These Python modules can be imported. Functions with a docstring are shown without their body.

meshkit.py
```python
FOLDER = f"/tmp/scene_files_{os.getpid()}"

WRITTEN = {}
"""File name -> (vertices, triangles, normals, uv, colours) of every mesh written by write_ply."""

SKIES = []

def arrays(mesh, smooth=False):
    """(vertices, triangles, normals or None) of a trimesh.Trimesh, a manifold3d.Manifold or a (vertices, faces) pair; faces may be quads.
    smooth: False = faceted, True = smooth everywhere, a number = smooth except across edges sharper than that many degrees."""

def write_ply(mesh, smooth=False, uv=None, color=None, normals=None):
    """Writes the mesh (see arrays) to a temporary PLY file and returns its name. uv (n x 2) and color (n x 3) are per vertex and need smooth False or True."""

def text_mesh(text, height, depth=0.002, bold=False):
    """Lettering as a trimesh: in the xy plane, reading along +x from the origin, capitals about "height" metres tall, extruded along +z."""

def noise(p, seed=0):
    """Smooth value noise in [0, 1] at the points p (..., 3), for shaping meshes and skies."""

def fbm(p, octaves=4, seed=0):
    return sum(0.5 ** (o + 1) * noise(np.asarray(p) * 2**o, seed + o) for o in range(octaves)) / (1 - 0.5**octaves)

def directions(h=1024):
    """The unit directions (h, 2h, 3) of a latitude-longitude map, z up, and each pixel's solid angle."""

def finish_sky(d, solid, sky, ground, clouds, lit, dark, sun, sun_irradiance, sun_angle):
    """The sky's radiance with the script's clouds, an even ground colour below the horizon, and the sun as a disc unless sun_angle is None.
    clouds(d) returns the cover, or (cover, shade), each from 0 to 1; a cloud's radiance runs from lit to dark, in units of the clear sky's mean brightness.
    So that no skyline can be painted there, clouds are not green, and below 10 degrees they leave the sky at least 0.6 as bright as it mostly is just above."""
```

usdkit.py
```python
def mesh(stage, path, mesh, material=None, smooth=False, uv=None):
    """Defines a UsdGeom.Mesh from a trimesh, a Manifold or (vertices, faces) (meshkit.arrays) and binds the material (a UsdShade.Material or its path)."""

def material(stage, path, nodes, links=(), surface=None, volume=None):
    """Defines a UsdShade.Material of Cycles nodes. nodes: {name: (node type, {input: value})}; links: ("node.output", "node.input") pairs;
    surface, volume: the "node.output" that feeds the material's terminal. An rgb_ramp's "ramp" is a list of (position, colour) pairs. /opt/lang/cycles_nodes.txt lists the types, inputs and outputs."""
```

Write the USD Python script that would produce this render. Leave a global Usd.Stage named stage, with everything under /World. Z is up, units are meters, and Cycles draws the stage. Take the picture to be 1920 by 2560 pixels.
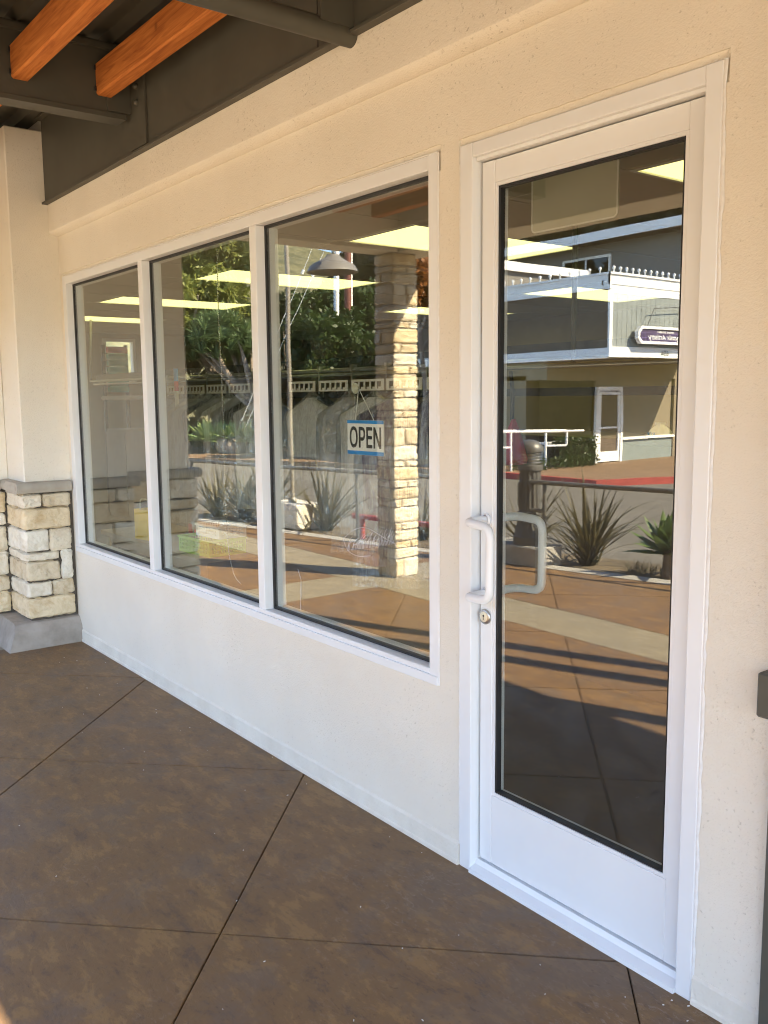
import math, random
import numpy as np, trimesh, shapely
from shapely import geometry as sg, affinity, ops
import usdkit, meshkit
from pxr import Usd, UsdGeom, UsdLux, UsdShade, Gf, Sdf

stage = Usd.Stage.CreateInMemory()
UsdGeom.SetStageUpAxis(stage, 'Z'); UsdGeom.SetStageMetersPerUnit(stage, 1.0)
UsdGeom.Xform.Define(stage, '/World'); UsdGeom.Scope.Define(stage, '/World/Looks')

# ------------------------------------------------------------------ camera, sky, sun
EXPOSURE = 2.99
cam = UsdGeom.Camera.Define(stage, '/World/camera')
cam.CreateHorizontalApertureAttr(36.0); cam.CreateVerticalApertureAttr(48.0); cam.CreateFocalLengthAttr(36.0 * 2260 / 1920)
cam.CreateClippingRangeAttr(Gf.Vec2f(0.05, 1000)); cam.CreateExposureAttr(EXPOSURE)
def rodrigues(r):
    t = np.linalg.norm(r); k = np.asarray(r) / t
    K = np.array([[0, -k[2], k[1]], [k[2], 0, -k[0]], [-k[1], k[0], 0]])
    return np.eye(3) + math.sin(t) * K + (1 - math.cos(t)) * K @ K
RW = rodrigues([1.56909213, 0.76482035, -0.68649194])
EYE = (2.0184928, -1.84255614, 1.48327773)
m = Gf.Matrix4d(*[float(v) for row in ([*RW[0], 0], [*(-RW[1]), 0], [*(-RW[2]), 0], [*EYE, 1]) for v in row])
cam.AddTransformOp().Set(m)
SUN_EL = math.radians(40.0); sx, sy = 0.85, -0.527; n_ = math.hypot(sx, sy); sx, sy = sx / n_, sy / n_
SUN = np.array([sx * math.cos(SUN_EL), sy * math.cos(SUN_EL), math.sin(SUN_EL)])
dome = UsdLux.DomeLight.Define(stage, '/World/sky')
dome.GetPrim().SetCustomDataByKey('kind', 'structure')
skym = usdkit.material(stage, '/World/Looks/sky_look', {
    's': ('sky_texture', dict(sky_type='single_scattering', sun_disc=False, sun_elevation=SUN_EL, sun_rotation=math.atan2(sx, sy), aerosol_density=.4, air_density=1.0, ozone_density=3.0)),
    'b': ('background_shader', dict(strength=0.118))}, [('s.color', 'b.color')], surface='b.background')
UsdShade.MaterialBindingAPI.Apply(dome.GetPrim()).Bind(skym)
sun = UsdLux.DistantLight.Define(stage, '/World/sun')
sun.CreateNormalizeAttr(True); sun.CreateIntensityAttr(1.25); sun.CreateAngleAttr(0.53); sun.CreateColorAttr(Gf.Vec3f(1.0, 0.85, 0.60))
zx = SUN; xx = np.cross([0, 0, 1], zx); xx /= np.linalg.norm(xx); yx = np.cross(zx, xx)
sun.AddTransformOp().Set(Gf.Matrix4d(*[float(v) for row in ([*xx, 0], [*yx, 0], [*zx, 0], [0, 0, 0, 1]) for v in row]))

# ------------------------------------------------------------------ helpers
RNG = random.Random(7); NP = np.random.default_rng(11)
used = {}
def numbered(parent, name):
    k = (parent, name); i = used.get(k, -1) + 1; used[k] = i
    return f'{parent}/{name}' if i == 0 else f'{parent}/{name}_{i:03d}'
LOC = {}
def tag(prim, label=None, cat=None, group=None, kind=None):
    for k, v in (('label', label), ('category', cat), ('group', group), ('kind', kind)):
        if v: prim.SetCustomDataByKey(k, v)
def thing(name, label=None, cat=None, loc=(0, 0, 0), group=None, kind=None):
    p = numbered('/World', name); x = UsdGeom.Xform.Define(stage, p); x.AddTranslateOp().Set(Gf.Vec3d(*map(float, loc)))
    tag(x.GetPrim(), label, cat, group, kind); LOC[p] = np.array(loc, float)
    return p
def part(parent, name, mesh, mat, smooth=False, label=None, kind=None):
    """mesh is given in world coordinates"""
    p = numbered(parent, name); loc = LOC[parent] if parent in LOC else np.zeros(3)
    v, f, n = meshkit.arrays(mesh, smooth); v = v - loc
    g = usdkit.mesh(stage, p, trimesh.Trimesh(v, f, process=False), M[mat] if isinstance(mat, str) else mat)
    if n is not None:
        g.CreateNormalsAttr([Gf.Vec3f(*map(float, a)) for a in n]); g.SetNormalsInterpolation('vertex')
    LOC[p] = loc; tag(g.GetPrim(), label, None, None, kind)
    return p
def single(name, mesh, mat, label=None, cat=None, group=None, kind=None, smooth=False):
    p = part('/World', name, mesh, mat, smooth); tag(stage.GetPrimAtPath(p), label, cat, group, kind); return p
def cat_(*ms):
    ms = [a for b in ms for a in (b if isinstance(b, (list, tuple)) else [b])]
    return trimesh.util.concatenate(ms) if len(ms) > 1 else ms[0]
def box(x0, x1, y0, y1, z0, z1, b=0.0):
    x0, x1 = sorted((x0, x1)); y0, y1 = sorted((y0, y1)); z0, z1 = sorted((z0, z1))
    if b <= 0:
        m = trimesh.creation.box((x1 - x0, y1 - y0, z1 - z0)); m.apply_translation(((x0 + x1) / 2, (y0 + y1) / 2, (z0 + z1) / 2)); return m
    P = []
    for X, sX in ((x0, 1), (x1, -1)):
        for Y, sY in ((y0, 1), (y1, -1)):
            for Z, sZ in ((z0, 1), (z1, -1)):
                P += [(X, Y + sY * b, Z + sZ * b), (X + sX * b, Y, Z + sZ * b), (X + sX * b, Y + sY * b, Z)]
    return trimesh.convex.convex_hull(np.array(P))
def turned(m, deg, about=(0, 0, 0), axis=(0, 0, 1)):
    m = m.copy(); m.apply_transform(trimesh.transformations.rotation_matrix(math.radians(deg), axis, about)); return m
def moved(m, x=0, y=0, z=0):
    m = m.copy(); m.apply_translation((x, y, z)); return m
def along_x(poly, x0, x1):            # section given in (y, z)
    m = trimesh.creation.extrude_polygon(poly, x1 - x0, engine='earcut'); v = m.vertices
    m.vertices = np.c_[v[:, 2] + x0, v[:, 0], v[:, 1]]; return m
def along_y(poly, y0, y1):            # outline given in (x, z)
    m = trimesh.creation.extrude_polygon(poly, y1 - y0, engine='earcut'); v = m.vertices
    m.vertices = np.c_[v[:, 0], y1 - v[:, 2], v[:, 1]]; return m
def up(poly, z0, z1):
    return moved(trimesh.creation.extrude_polygon(poly, z1 - z0, engine='earcut'), z=z0)
def fillet(pts, r, n=6):
    pts = [np.array(p, float) for p in pts]; out = [pts[0]]
    for a, b, c in zip(pts, pts[1:], pts[2:]):
        u, w = a - b, c - b; lu, lw = np.linalg.norm(u), np.linalg.norm(w); q = min(r, lu * .49, lw * .49); u, w = u / lu * q, w / lw * q
        for t in np.linspace(0, 1, n + 1): out.append(b + u * (1 - t) ** 2 + w * t ** 2)
    out.append(pts[-1]); return np.array(out)
def tube(pts, r, sides=10, cap=True):
    p = np.asarray(pts, float); n = len(p); R = np.broadcast_to(np.asarray(r, float), (n,))
    t = np.gradient(p, axis=0); t /= np.linalg.norm(t, axis=1, keepdims=True)
    a = np.cross(t[0], [0, 0, 1.0]);
    if np.linalg.norm(a) < .1: a = np.cross(t[0], [0, 1.0, 0])
    A = []
    for i in range(n):
        a = a - t[i] * (a @ t[i]); a /= np.linalg.norm(a); A.append(a)
    A = np.array(A); B = np.cross(t, A); th = np.arange(sides) * 2 * np.pi / sides
    v = p[:, None] + R[:, None, None] * (np.cos(th)[None, :, None] * A[:, None] + np.sin(th)[None, :, None] * B[:, None])
    f = []
    for i in range(n - 1):
        for j in range(sides):
            k = (j + 1) % sides; q = [i * sides + j, i * sides + k, (i + 1) * sides + k, (i + 1) * sides + j]; f += [[q[0], q[1], q[2]], [q[0], q[2], q[3]]]
    v = v.reshape(-1, 3)
    if cap:
        c = len(v); v = np.vstack([v, p[0], p[-1]])
        for j in range(sides):
            k = (j + 1) % sides; f += [[c, k, j], [c + 1, (n - 1) * sides + j, (n - 1) * sides + k]]
    return trimesh.Trimesh(v, f, process=False)
def lathe(prof, n=24, at=(0, 0, 0), flute=0, fd=0.0):
    prof = np.array(prof, float); th = np.arange(n) * 2 * np.pi / n; v = []
    for r, z, *w in prof:
        rr = r * (1 + (fd * (w[0] if w else 0)) * np.cos(flute * th))
        v.append(np.c_[rr * np.cos(th), rr * np.sin(th), np.full(n, z)])
    v = np.vstack(v); f = []
    for i in range(len(prof) - 1):
        for j in range(n):
            k = (j + 1) % n; q = [i * n + j, i * n + k, (i + 1) * n + k, (i + 1) * n + j]; f += [[q[0], q[1], q[2]], [q[0], q[2], q[3]]]
    return moved(trimesh.Trimesh(v, f, process=False), *at)
def quadmesh(q):                       # (n,4,3) corners
    q = np.asarray(q, float); n = len(q); v = q.reshape(-1, 3); i = np.arange(n)[:, None] * 4
    return trimesh.Trimesh(v, np.vstack([i + [0, 1, 2], i + [0, 2, 3]]), process=False)
def ragged(p0, p1, out, w=0.006, d=0.004, seed=0, step=0.012):
    """a wavering bead of caulk from p0 to p1 lying on the wall y = p0[1]; 'out' is the side (x, z) it spreads to"""
    p0, p1 = np.array(p0, float), np.array(p1, float); L = np.linalg.norm(p1 - p0); n = max(3, int(L / step)); t = np.linspace(0, 1, n)
    rnd = meshkit.fbm(np.c_[t * L * 30, np.full(n, seed * 3.1), np.zeros(n)], 3, seed)
    ww = w * (0.35 + 1.3 * rnd); o = np.array([out[0], 0, out[1]], float); c = p0 + (p1 - p0) * t[:, None]
    a = c - o * w * .4; b = c + o * ww[:, None]; mid = (a + b) / 2 + [0, -d, 0]
    v = np.vstack([a, mid, b]); f = []
    for s in (0, n):
        for i in range(n - 1): f += [[s + i, s + i + 1, s + n + i + 1], [s + i, s + n + i + 1, s + n + i]]
    return trimesh.Trimesh(v, f, process=False)

# ------------------------------------------------------------------ materials
M = {}
def mat(name, nodes, links, surface='p.BSDF', **k):
    M[name] = usdkit.material(stage, f'/World/Looks/{name}', nodes, links, surface=surface, **k)
def plain(name, c, rough=0.5, metal=0.0, var=0.12, scale=6.0, bump=0.0, bscale=60.0, spec=0.5, c2=None, bdist=0.004):
    c = np.array(c, float); c2 = np.clip(c * (1 - 2 * var), 0, 1) if c2 is None else np.array(c2)
    nodes = {'g': ('geometry', {}), 'n': ('noise_texture', dict(scale=scale, detail=5.0, roughness=.6)),
             'r': ('rgb_ramp', dict(ramp=[(.3, tuple(c2)), (.65, tuple(c))])),
             'p': ('principled_bsdf', dict(roughness=rough, metallic=metal, specular_ior_level=spec))}
    links = [('g.position', 'n.vector'), ('n.fac', 'r.fac'), ('r.color', 'p.base_color')]
    if bump:
        nodes['n2'] = ('noise_texture', dict(scale=bscale, detail=4.0)); nodes['b'] = ('bump', dict(strength=bump, distance=bdist))
        links += [('g.position', 'n2.vector'), ('n2.fac', 'b.height'), ('b.normal', 'p.normal')]
    mat(name, nodes, links)
# stucco: cream paint, sand finish with small pits
mat('stucco', {
    'g': ('geometry', {}), 'n': ('noise_texture', dict(scale=1.6, detail=5.0, roughness=.6)), 'r': ('rgb_ramp', dict(ramp=[(.3, (.71, .65, .545)), (.7, (.78, .72, .61))])),
    'v': ('noise_texture', dict(scale=88.0, detail=3.0, roughness=.7)), 'vr': ('rgb_ramp', dict(ramp=[(.60, (0, 0, 0)), (.72, (1, 1, 1))])),
    'pm': ('noise_texture', dict(scale=3.5, detail=2.0)), 'pr': ('rgb_ramp', dict(ramp=[(.40, (.15, .15, .15)), (.62, (1, 1, 1))])),
    'ml': ('math', dict(math_type='multiply')), 'mx': ('mix_color', dict(blend_type='mix', b=(.40, .34, .26))), 'sc': ('math', dict(math_type='multiply', value2=.42)),
    'f': ('noise_texture', dict(scale=170.0, detail=4.0, roughness=.7)), 'sub': ('math', dict(math_type='multiply_add', value2=-.7)),
    'b': ('bump', dict(strength=.7, distance=.0038)), 'p': ('principled_bsdf', dict(roughness=.85, specular_ior_level=.25))},
    [('g.position', 'n.vector'), ('g.position', 'v.vector'), ('g.position', 'pm.vector'), ('g.position', 'f.vector'), ('n.fac', 'r.fac'), ('v.fac', 'vr.fac'), ('pm.fac', 'pr.fac'),
     ('vr.color', 'ml.value1'), ('pr.color', 'ml.value2'), ('ml.value', 'sc.value1'), ('sc.value', 'mx.fac'), ('r.color', 'mx.a'), ('mx.result', 'p.base_color'),
     ('ml.value', 'sub.value1'), ('f.fac', 'sub.value3'), ('sub.value', 'b.height'), ('b.normal', 'p.normal')])
plain('white_metal', (.755, .755, .745), .32, var=.02, scale=3, bump=.03, bscale=35)
plain('caulk', (.80, .78, .74), .6, var=.06, scale=40, bump=.3, bscale=150)
plain('rubber', (.012, .012, .012), .5, var=.1)
plain('kerb_concrete', (.40, .38, .35), .85, var=.16, scale=9, bump=.4, bscale=60)
plain('curb_gray', (.37, .32, .265), .85, c2=(.25, .215, .175), scale=9, bump=.7, bscale=45)
plain('plinth_paint', (.74, .685, .58), .85, c2=(.66, .60, .50), scale=7, bump=.7, bscale=110)
plain('steel', (.078, .073, .055), .55, c2=(.062, .058, .043), scale=4, bump=.1, bscale=90)
plain('deck', (.085, .080, .062), .6, c2=(.05, .047, .038), scale=2)
plain('bolt_steel', (.16, .15, .13), .4, metal=.6)
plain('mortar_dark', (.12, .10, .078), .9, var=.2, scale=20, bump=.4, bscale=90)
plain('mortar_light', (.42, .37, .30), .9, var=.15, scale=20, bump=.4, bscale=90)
STONES = []
for i, (c, d) in enumerate([((.66, .58, .44), (.50, .40, .27)), ((.70, .63, .50), (.56, .47, .33)), ((.60, .51, .36), (.46, .34, .20)), ((.68, .56, .37), (.50, .35, .18)), ((.72, .67, .56), (.58, .52, .41))]):
    mat(f'stone_{i}', {'g': ('geometry', {}), 'n': ('noise_texture', dict(scale=9.0 + i, detail=7.0, roughness=.65, distortion=.6)), 'r': ('rgb_ramp', dict(ramp=[(.28, d), (.52, c), (.75, tuple(np.minimum(np.array(c) * 1.12, .8)))])),
        'n2': ('noise_texture', dict(scale=45.0, detail=5.0)), 'v': ('noise_texture', dict(scale=16.0, detail=3.0, distortion=1.5)), 'ad': ('math', dict(math_type='add')), 'b': ('bump', dict(strength=.75, distance=.010)), 'p': ('principled_bsdf', dict(roughness=.85, specular_ior_level=.25))},
        [('g.position', 'n.vector'), ('g.position', 'n2.vector'), ('g.position', 'v.vector'), ('n.fac', 'r.fac'), ('r.color', 'p.base_color'), ('n2.fac', 'ad.value1'), ('v.fac', 'ad.value2'), ('ad.value', 'b.height'), ('b.normal', 'p.normal')])
    STONES.append(f'stone_{i}')
plain('cap_stone', (.42, .38, .31), .8, c2=(.33, .29, .235), scale=8, bump=.3, bscale=70)
# stained, sealed concrete
def slab_mat(name, dark, mid, light, grey):
    mat(name, {
        'g': ('geometry', {}), 'mp': ('mapping', dict(rotation=(0, 0, .5), scale=(1.0, 2.2, 1))),
        'n': ('noise_texture', dict(scale=5.5, detail=12.0, roughness=.76, distortion=.25)), 'r': ('rgb_ramp', dict(ramp=[(.38, dark), (.455, mid), (.52, mid), (.575, light)])),
        'n2': ('noise_texture', dict(scale=2.4, detail=10.0, roughness=.74)), 'r2': ('rgb_ramp', dict(ramp=[(.49, (0, 0, 0)), (.585, (1, 1, 1))])), 's2': ('math', dict(math_type='multiply', value2=.5)), 'mx': ('mix_color', dict(b=grey)),
        'n3': ('noise_texture', dict(scale=26.0, detail=10.0, roughness=.78, distortion=1.3)), 'm3': ('noise_texture', dict(scale=1.7, detail=3.0)), 'r3': ('rgb_ramp', dict(ramp=[(.555, (0, 0, 0)), (.585, (1, 1, 1))])), 'q3': ('rgb_ramp', dict(ramp=[(.42, (0, 0, 0)), (.66, (1, 1, 1))])), 'x3': ('math', dict(math_type='multiply')), 's3': ('math', dict(math_type='multiply', value2=.55)), 'mx2': ('mix_color', dict(b=tuple(np.array(grey) * 2.0))),
        'n5': ('noise_texture', dict(scale=38.0, detail=6.0, roughness=.65, distortion=.5)), 'r5': ('rgb_ramp', dict(ramp=[(.36, (1, 1, 1)), (.41, (0, 0, 0))])), 's5': ('math', dict(math_type='multiply', value2=.33)), 'mx5': ('mix_color', dict(b=tuple(np.array(dark) * .55))),
        'n4': ('noise_texture', dict(scale=13.0, detail=10.0, roughness=.74, distortion=.8)), 'b': ('bump', dict(strength=.5, distance=.005)),
        'rr': ('map_range', dict(from_min=.3, from_max=.7, to_min=.42, to_max=.64)), 'p': ('principled_bsdf', dict(specular_ior_level=.28))},
        [('g.position', 'mp.vector'), ('mp.vector', 'n.vector'), ('g.position', 'n2.vector'), ('mp.vector', 'n3.vector'), ('g.position', 'm3.vector'), ('g.position', 'n4.vector'), ('mp.vector', 'n5.vector'), ('n.fac', 'r.fac'), ('n2.fac', 'r2.fac'), ('r2.color', 's2.value1'),
         ('s2.value', 'mx.fac'), ('r.color', 'mx.a'), ('n3.fac', 'r3.fac'), ('m3.fac', 'q3.fac'), ('r3.color', 'x3.value1'), ('q3.color', 'x3.value2'), ('x3.value', 's3.value1'), ('s3.value', 'mx2.fac'), ('mx.result', 'mx2.a'), ('n5.fac', 'r5.fac'), ('r5.color', 's5.value1'), ('s5.value', 'mx5.fac'), ('mx2.result', 'mx5.a'), ('mx5.result', 'p.base_color'),
         ('n4.fac', 'b.height'), ('b.normal', 'p.normal'), ('n3.fac', 'rr.value'), ('rr.result', 'p.roughness')])
slab_mat('slab_brown', (.125, .078, .046), (.178, .104, .048), (.232, .136, .056), (.138, .104, .080))
slab_mat('slab_band', (.20, .168, .115), (.255, .215, .15), (.30, .255, .18), (.21, .185, .14))
plain('joint_fill', (.018, .016, .014), .95)
mat('timber', {'g': ('geometry', {}), 'mp': ('mapping', dict(scale=(.9, 14, 14))), 'n': ('noise_texture', dict(scale=3.0, detail=6.0, roughness=.6, distortion=1.2)), 'r': ('rgb_ramp', dict(ramp=[(.3, (.30, .085, .018)), (.55, (.50, .165, .036)), (.75, (.58, .22, .055))])),
    'k': ('voronoi_texture', dict(scale=3.2)), 'kr': ('rgb_ramp', dict(ramp=[(.035, (1, 1, 1)), (.075, (0, 0, 0))])), 'ks': ('math', dict(math_type='multiply', value2=.7)), 'mx': ('mix_color', dict(b=(.12, .035, .01))),
    'b': ('bump', dict(strength=.2, distance=.003)), 'p': ('principled_bsdf', dict(roughness=.8, specular_ior_level=.2))},
    [('g.position', 'mp.vector'), ('mp.vector', 'n.vector'), ('n.fac', 'r.fac'), ('g.position', 'k.vector'), ('k.distance', 'kr.fac'), ('kr.color', 'ks.value1'), ('ks.value', 'mx.fac'), ('r.color', 'mx.a'), ('mx.result', 'p.base_color'), ('n.fac', 'b.height'), ('b.normal', 'p.normal')])
def pane_mat(name, k0, k1, tint):
    mat(name, {'lw': ('layer_weight', dict(blend=.5)), 'pw': ('math', dict(math_type='power', value2=5.0)), 'ma': ('math', dict(math_type='multiply_add', value2=k1, value3=k0)), 'g': ('geometry', {}),
        'wn': ('noise_texture', dict(scale=2.2, detail=1.0)), 'wb': ('bump', dict(strength=.04, distance=.012)), 'dn': ('noise_texture', dict(scale=5.0, detail=8.0, roughness=.7, distortion=1.0)), 'dr': ('map_range', dict(from_min=.45, from_max=.75, to_min=.0015, to_max=.012, clamp=True)), 'd': ('diffuse_bsdf', dict(color=(.55, .54, .5))), 'm2': ('mix_closure', {}),
        't': ('transparent_bsdf', dict(color=tint)), 'gl': ('glossy_bsdf', dict(color=(1, 1, 1), roughness=0.0)), 'm': ('mix_closure', {})},
        [('lw.facing', 'pw.value1'), ('pw.value', 'ma.value1'), ('ma.value', 'm.fac'), ('t.BSDF', 'm.closure1'), ('gl.BSDF', 'm.closure2'), ('g.position', 'wn.vector'), ('wn.fac', 'wb.height'), ('wb.normal', 'gl.normal'),
         ('g.position', 'dn.vector'), ('dn.fac', 'dr.value'), ('dr.result', 'm2.fac'), ('m.closure', 'm2.closure1'), ('d.BSDF', 'm2.closure2')], surface='m2.closure')
pane_mat('glass', .105, .80, (.93, .95, .93))
pane_mat('glass_dark', .05, .95, (.22, .24, .24))
plain('brass', (.82, .77, .60), .35, metal=.35)
plain('chrome', (.6, .6, .58), .25, metal=1.0)
# interior
plain('room_wall', (.31, .26, .18), .85, var=.04)
plain('ceiling_tile', (.44, .40, .31), .9, var=.05, scale=30)
plain('ceiling_grid', (.46, .42, .34), .6, var=.05)
plain('room_floor', (.075, .05, .032), .5, var=.15)
mat('diffuser', {'g': ('geometry', {}), 'w': ('wave_texture', dict(scale=26.0, bands_direction='x')), 'r': ('rgb_ramp', dict(ramp=[(0, (.92, .81, .27)), (1, (1.0, .92, .33))])), 'e': ('emission', dict(strength=.36))},
    [('g.position', 'w.vector'), ('w.fac', 'r.fac'), ('r.color', 'e.color')], surface='e.emission')
plain('table_wood', (.42, .30, .16), .45, var=.12)
plain('black_metal', (.02, .02, .02), .4)
plain('grey_metal', (.42, .43, .42), .3, metal=.7)
plain('white_plastic', (.80, .80, .76), .4, var=.02)
plain('lime_plastic', (.42, .62, .06), .4, var=.03)
plain('yellow_paper', (.90, .58, .05), .7, var=.05)
plain('pale_yellow_paper', (.75, .66, .28), .7, var=.05)
plain('red_plastic', (.62, .06, .05), .4, var=.05)
plain('pink_cloth', (.52, .03, .10), .8, var=.15)
plain('counter_brown', (.085, .05, .03), .5)
plain('grey_panel', (.16, .15, .14), .6)
plain('cream_sheet', (.50, .50, .38), .4, var=.03)
for nme, c in {'cloth_black': (.018, .018, .02), 'cloth_white': (.80, .80, .79), 'cloth_navy': (.03, .035, .08), 'cloth_grey': (.40, .40, .41), 'cloth_purple': (.10, .06, .13), 'cloth_tan': (.45, .38, .28), 'cloth_blue': (.14, .2, .32), 'teal_roll': (.05, .32, .30), 'red_roll': (.65, .07, .09)}.items():
    plain(nme, c, .85, var=.12, scale=14, bump=.3, bscale=25)
mat('film', {'g': ('geometry', {}), 'n': ('noise_texture', dict(scale=16.0, detail=4.0, distortion=1.4)), 'b': ('bump', dict(strength=.9, distance=.02)), 'gl': ('glossy_bsdf', dict(color=(.9, .9, .9), roughness=.12)), 'd': ('diffuse_bsdf', dict(color=(.72, .72, .72))),
    'mp': ('mapping', dict(scale=(34, 34, 5))), 'w': ('noise_texture', dict(scale=1.0, detail=6.0, roughness=.65, distortion=1.0)), 'wr': ('map_range', dict(from_min=.42, from_max=.70, to_min=.08, to_max=.62, clamp=True)),
    'm1': ('mix_closure', dict(fac=.55)), 't': ('transparent_bsdf', dict(color=(.96, .96, .96))), 'm2': ('mix_closure', {})},
    [('g.position', 'n.vector'), ('n.fac', 'b.height'), ('b.normal', 'gl.normal'), ('g.position', 'mp.vector'), ('mp.vector', 'w.vector'), ('w.fac', 'wr.value'), ('wr.result', 'm2.fac'), ('d.BSDF', 'm1.closure1'), ('gl.BSDF', 'm1.closure2'), ('t.BSDF', 'm2.closure1'), ('m1.closure', 'm2.closure2')], surface='m2.closure')
plain('sign_white', (.82, .82, .78), .4, var=.01)
plain('sign_blue', (.0, .26, .70), .4, var=.01)
plain('sign_black', (.012, .012, .012), .4)
# outside, across the arcade
plain('asphalt', (.145, .13, .105), .9, var=.12, scale=1.2, bump=.3, bscale=80)
plain('earth', (.17, .13, .08), .95, var=.25, scale=2)
plain('red_paint', (.38, .055, .04), .6, var=.15, scale=5)
plain('walk_brown', (.25, .155, .085), .8, var=.2, scale=3)
plain('rail_grey', (.17, .165, .15), .4, metal=.3)
plain('white_paint', (.80, .80, .78), .5, var=.02)
plain('fascia_grey', (.74, .74, .73), .5, var=.02)
plain('board_grey', (.25, .275, .265), .7, c2=(.20, .225, .22), scale=2.5)
plain('wall_tan', (.23, .19, .13), .85, var=.06)
plain('panel_teal', (.22, .26, .25), .7, var=.08)
plain('salon_purple', (.045, .025, .09), .5, var=.05)
plain('purple_line', (.25, .2, .4), .5)
plain('grey_siding', (.20, .185, .165), .8, var=.06)
plain('roof_brown', (.12, .09, .06), .8)
plain('lamp_metal', (.13, .125, .115), .42, metal=.2)
plain('shade_grey', (.20, .185, .165), .5)
plain('pole_pale', (.27, .24, .19), .5)
plain('pole_red', (.17, .05, .03), .6)
plain('bark', (.30, .24, .19), .9, c2=(.16, .12, .09), scale=8, bump=.6, bscale=18, bdist=.02)
plain('rock', (.42, .36, .29), .9, c2=(.22, .18, .14), scale=5, bump=.5, bscale=12, bdist=.03)
plain('lens_clear', (.55, .53, .48), .2, metal=.5)
def leaf(name, cols, trans=.35, rough=.45):
    mat(name, {'g': ('geometry', {}), 'r': ('rgb_ramp', dict(ramp=[(i / (len(cols) - 1), c) for i, c in enumerate(cols)])), 'p': ('principled_bsdf', dict(roughness=rough, specular_ior_level=.4)), 't': ('translucent_bsdf', {}), 'm': ('mix_closure', dict(fac=trans))},
        [('g.random_per_island', 'r.fac'), ('r.color', 'p.base_color'), ('r.color', 't.color'), ('p.BSDF', 'm.closure1'), ('t.BSDF', 'm.closure2')], surface='m.closure')
leaf('leaf_green', [(.045, .075, .018), (.09, .125, .025), (.15, .185, .042), (.065, .105, .025)])
leaf('leaf_yellow', [(.20, .22, .05), (.30, .30, .08), (.38, .36, .11), (.15, .17, .045)])
leaf('leaf_strap', [(.12, .18, .07), (.20, .27, .12), (.09, .14, .05), (.25, .31, .15)])
leaf('leaf_dark', [(.02, .028, .01), (.04, .045, .015), (.06, .06, .022)])
leaf('leaf_olive', [(.09, .085, .035), (.14, .125, .055), (.06, .06, .025)])
leaf('leaf_flax', [(.10, .085, .035), (.21, .18, .06), (.055, .05, .03), (.12, .055, .045), (.28, .24, .09), (.07, .075, .03)], .25)
leaf('leaf_agave', [(.11, .17, .05), (.19, .27, .08), (.15, .22, .07)], .2)
leaf('leaf_agave_pale', [(.24, .33, .12), (.34, .42, .18), (.28, .36, .14)], .2)
leaf('leaf_orange', [(.28, .10, .02), (.20, .12, .03), (.10, .09, .03), (.34, .16, .03)])
leaf('flower_red', [(.05, .08, .02), (.06, .09, .02), (.35, .05, .02), (.07, .10, .03), (.40, .12, .03), (.04, .07, .02)])

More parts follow.
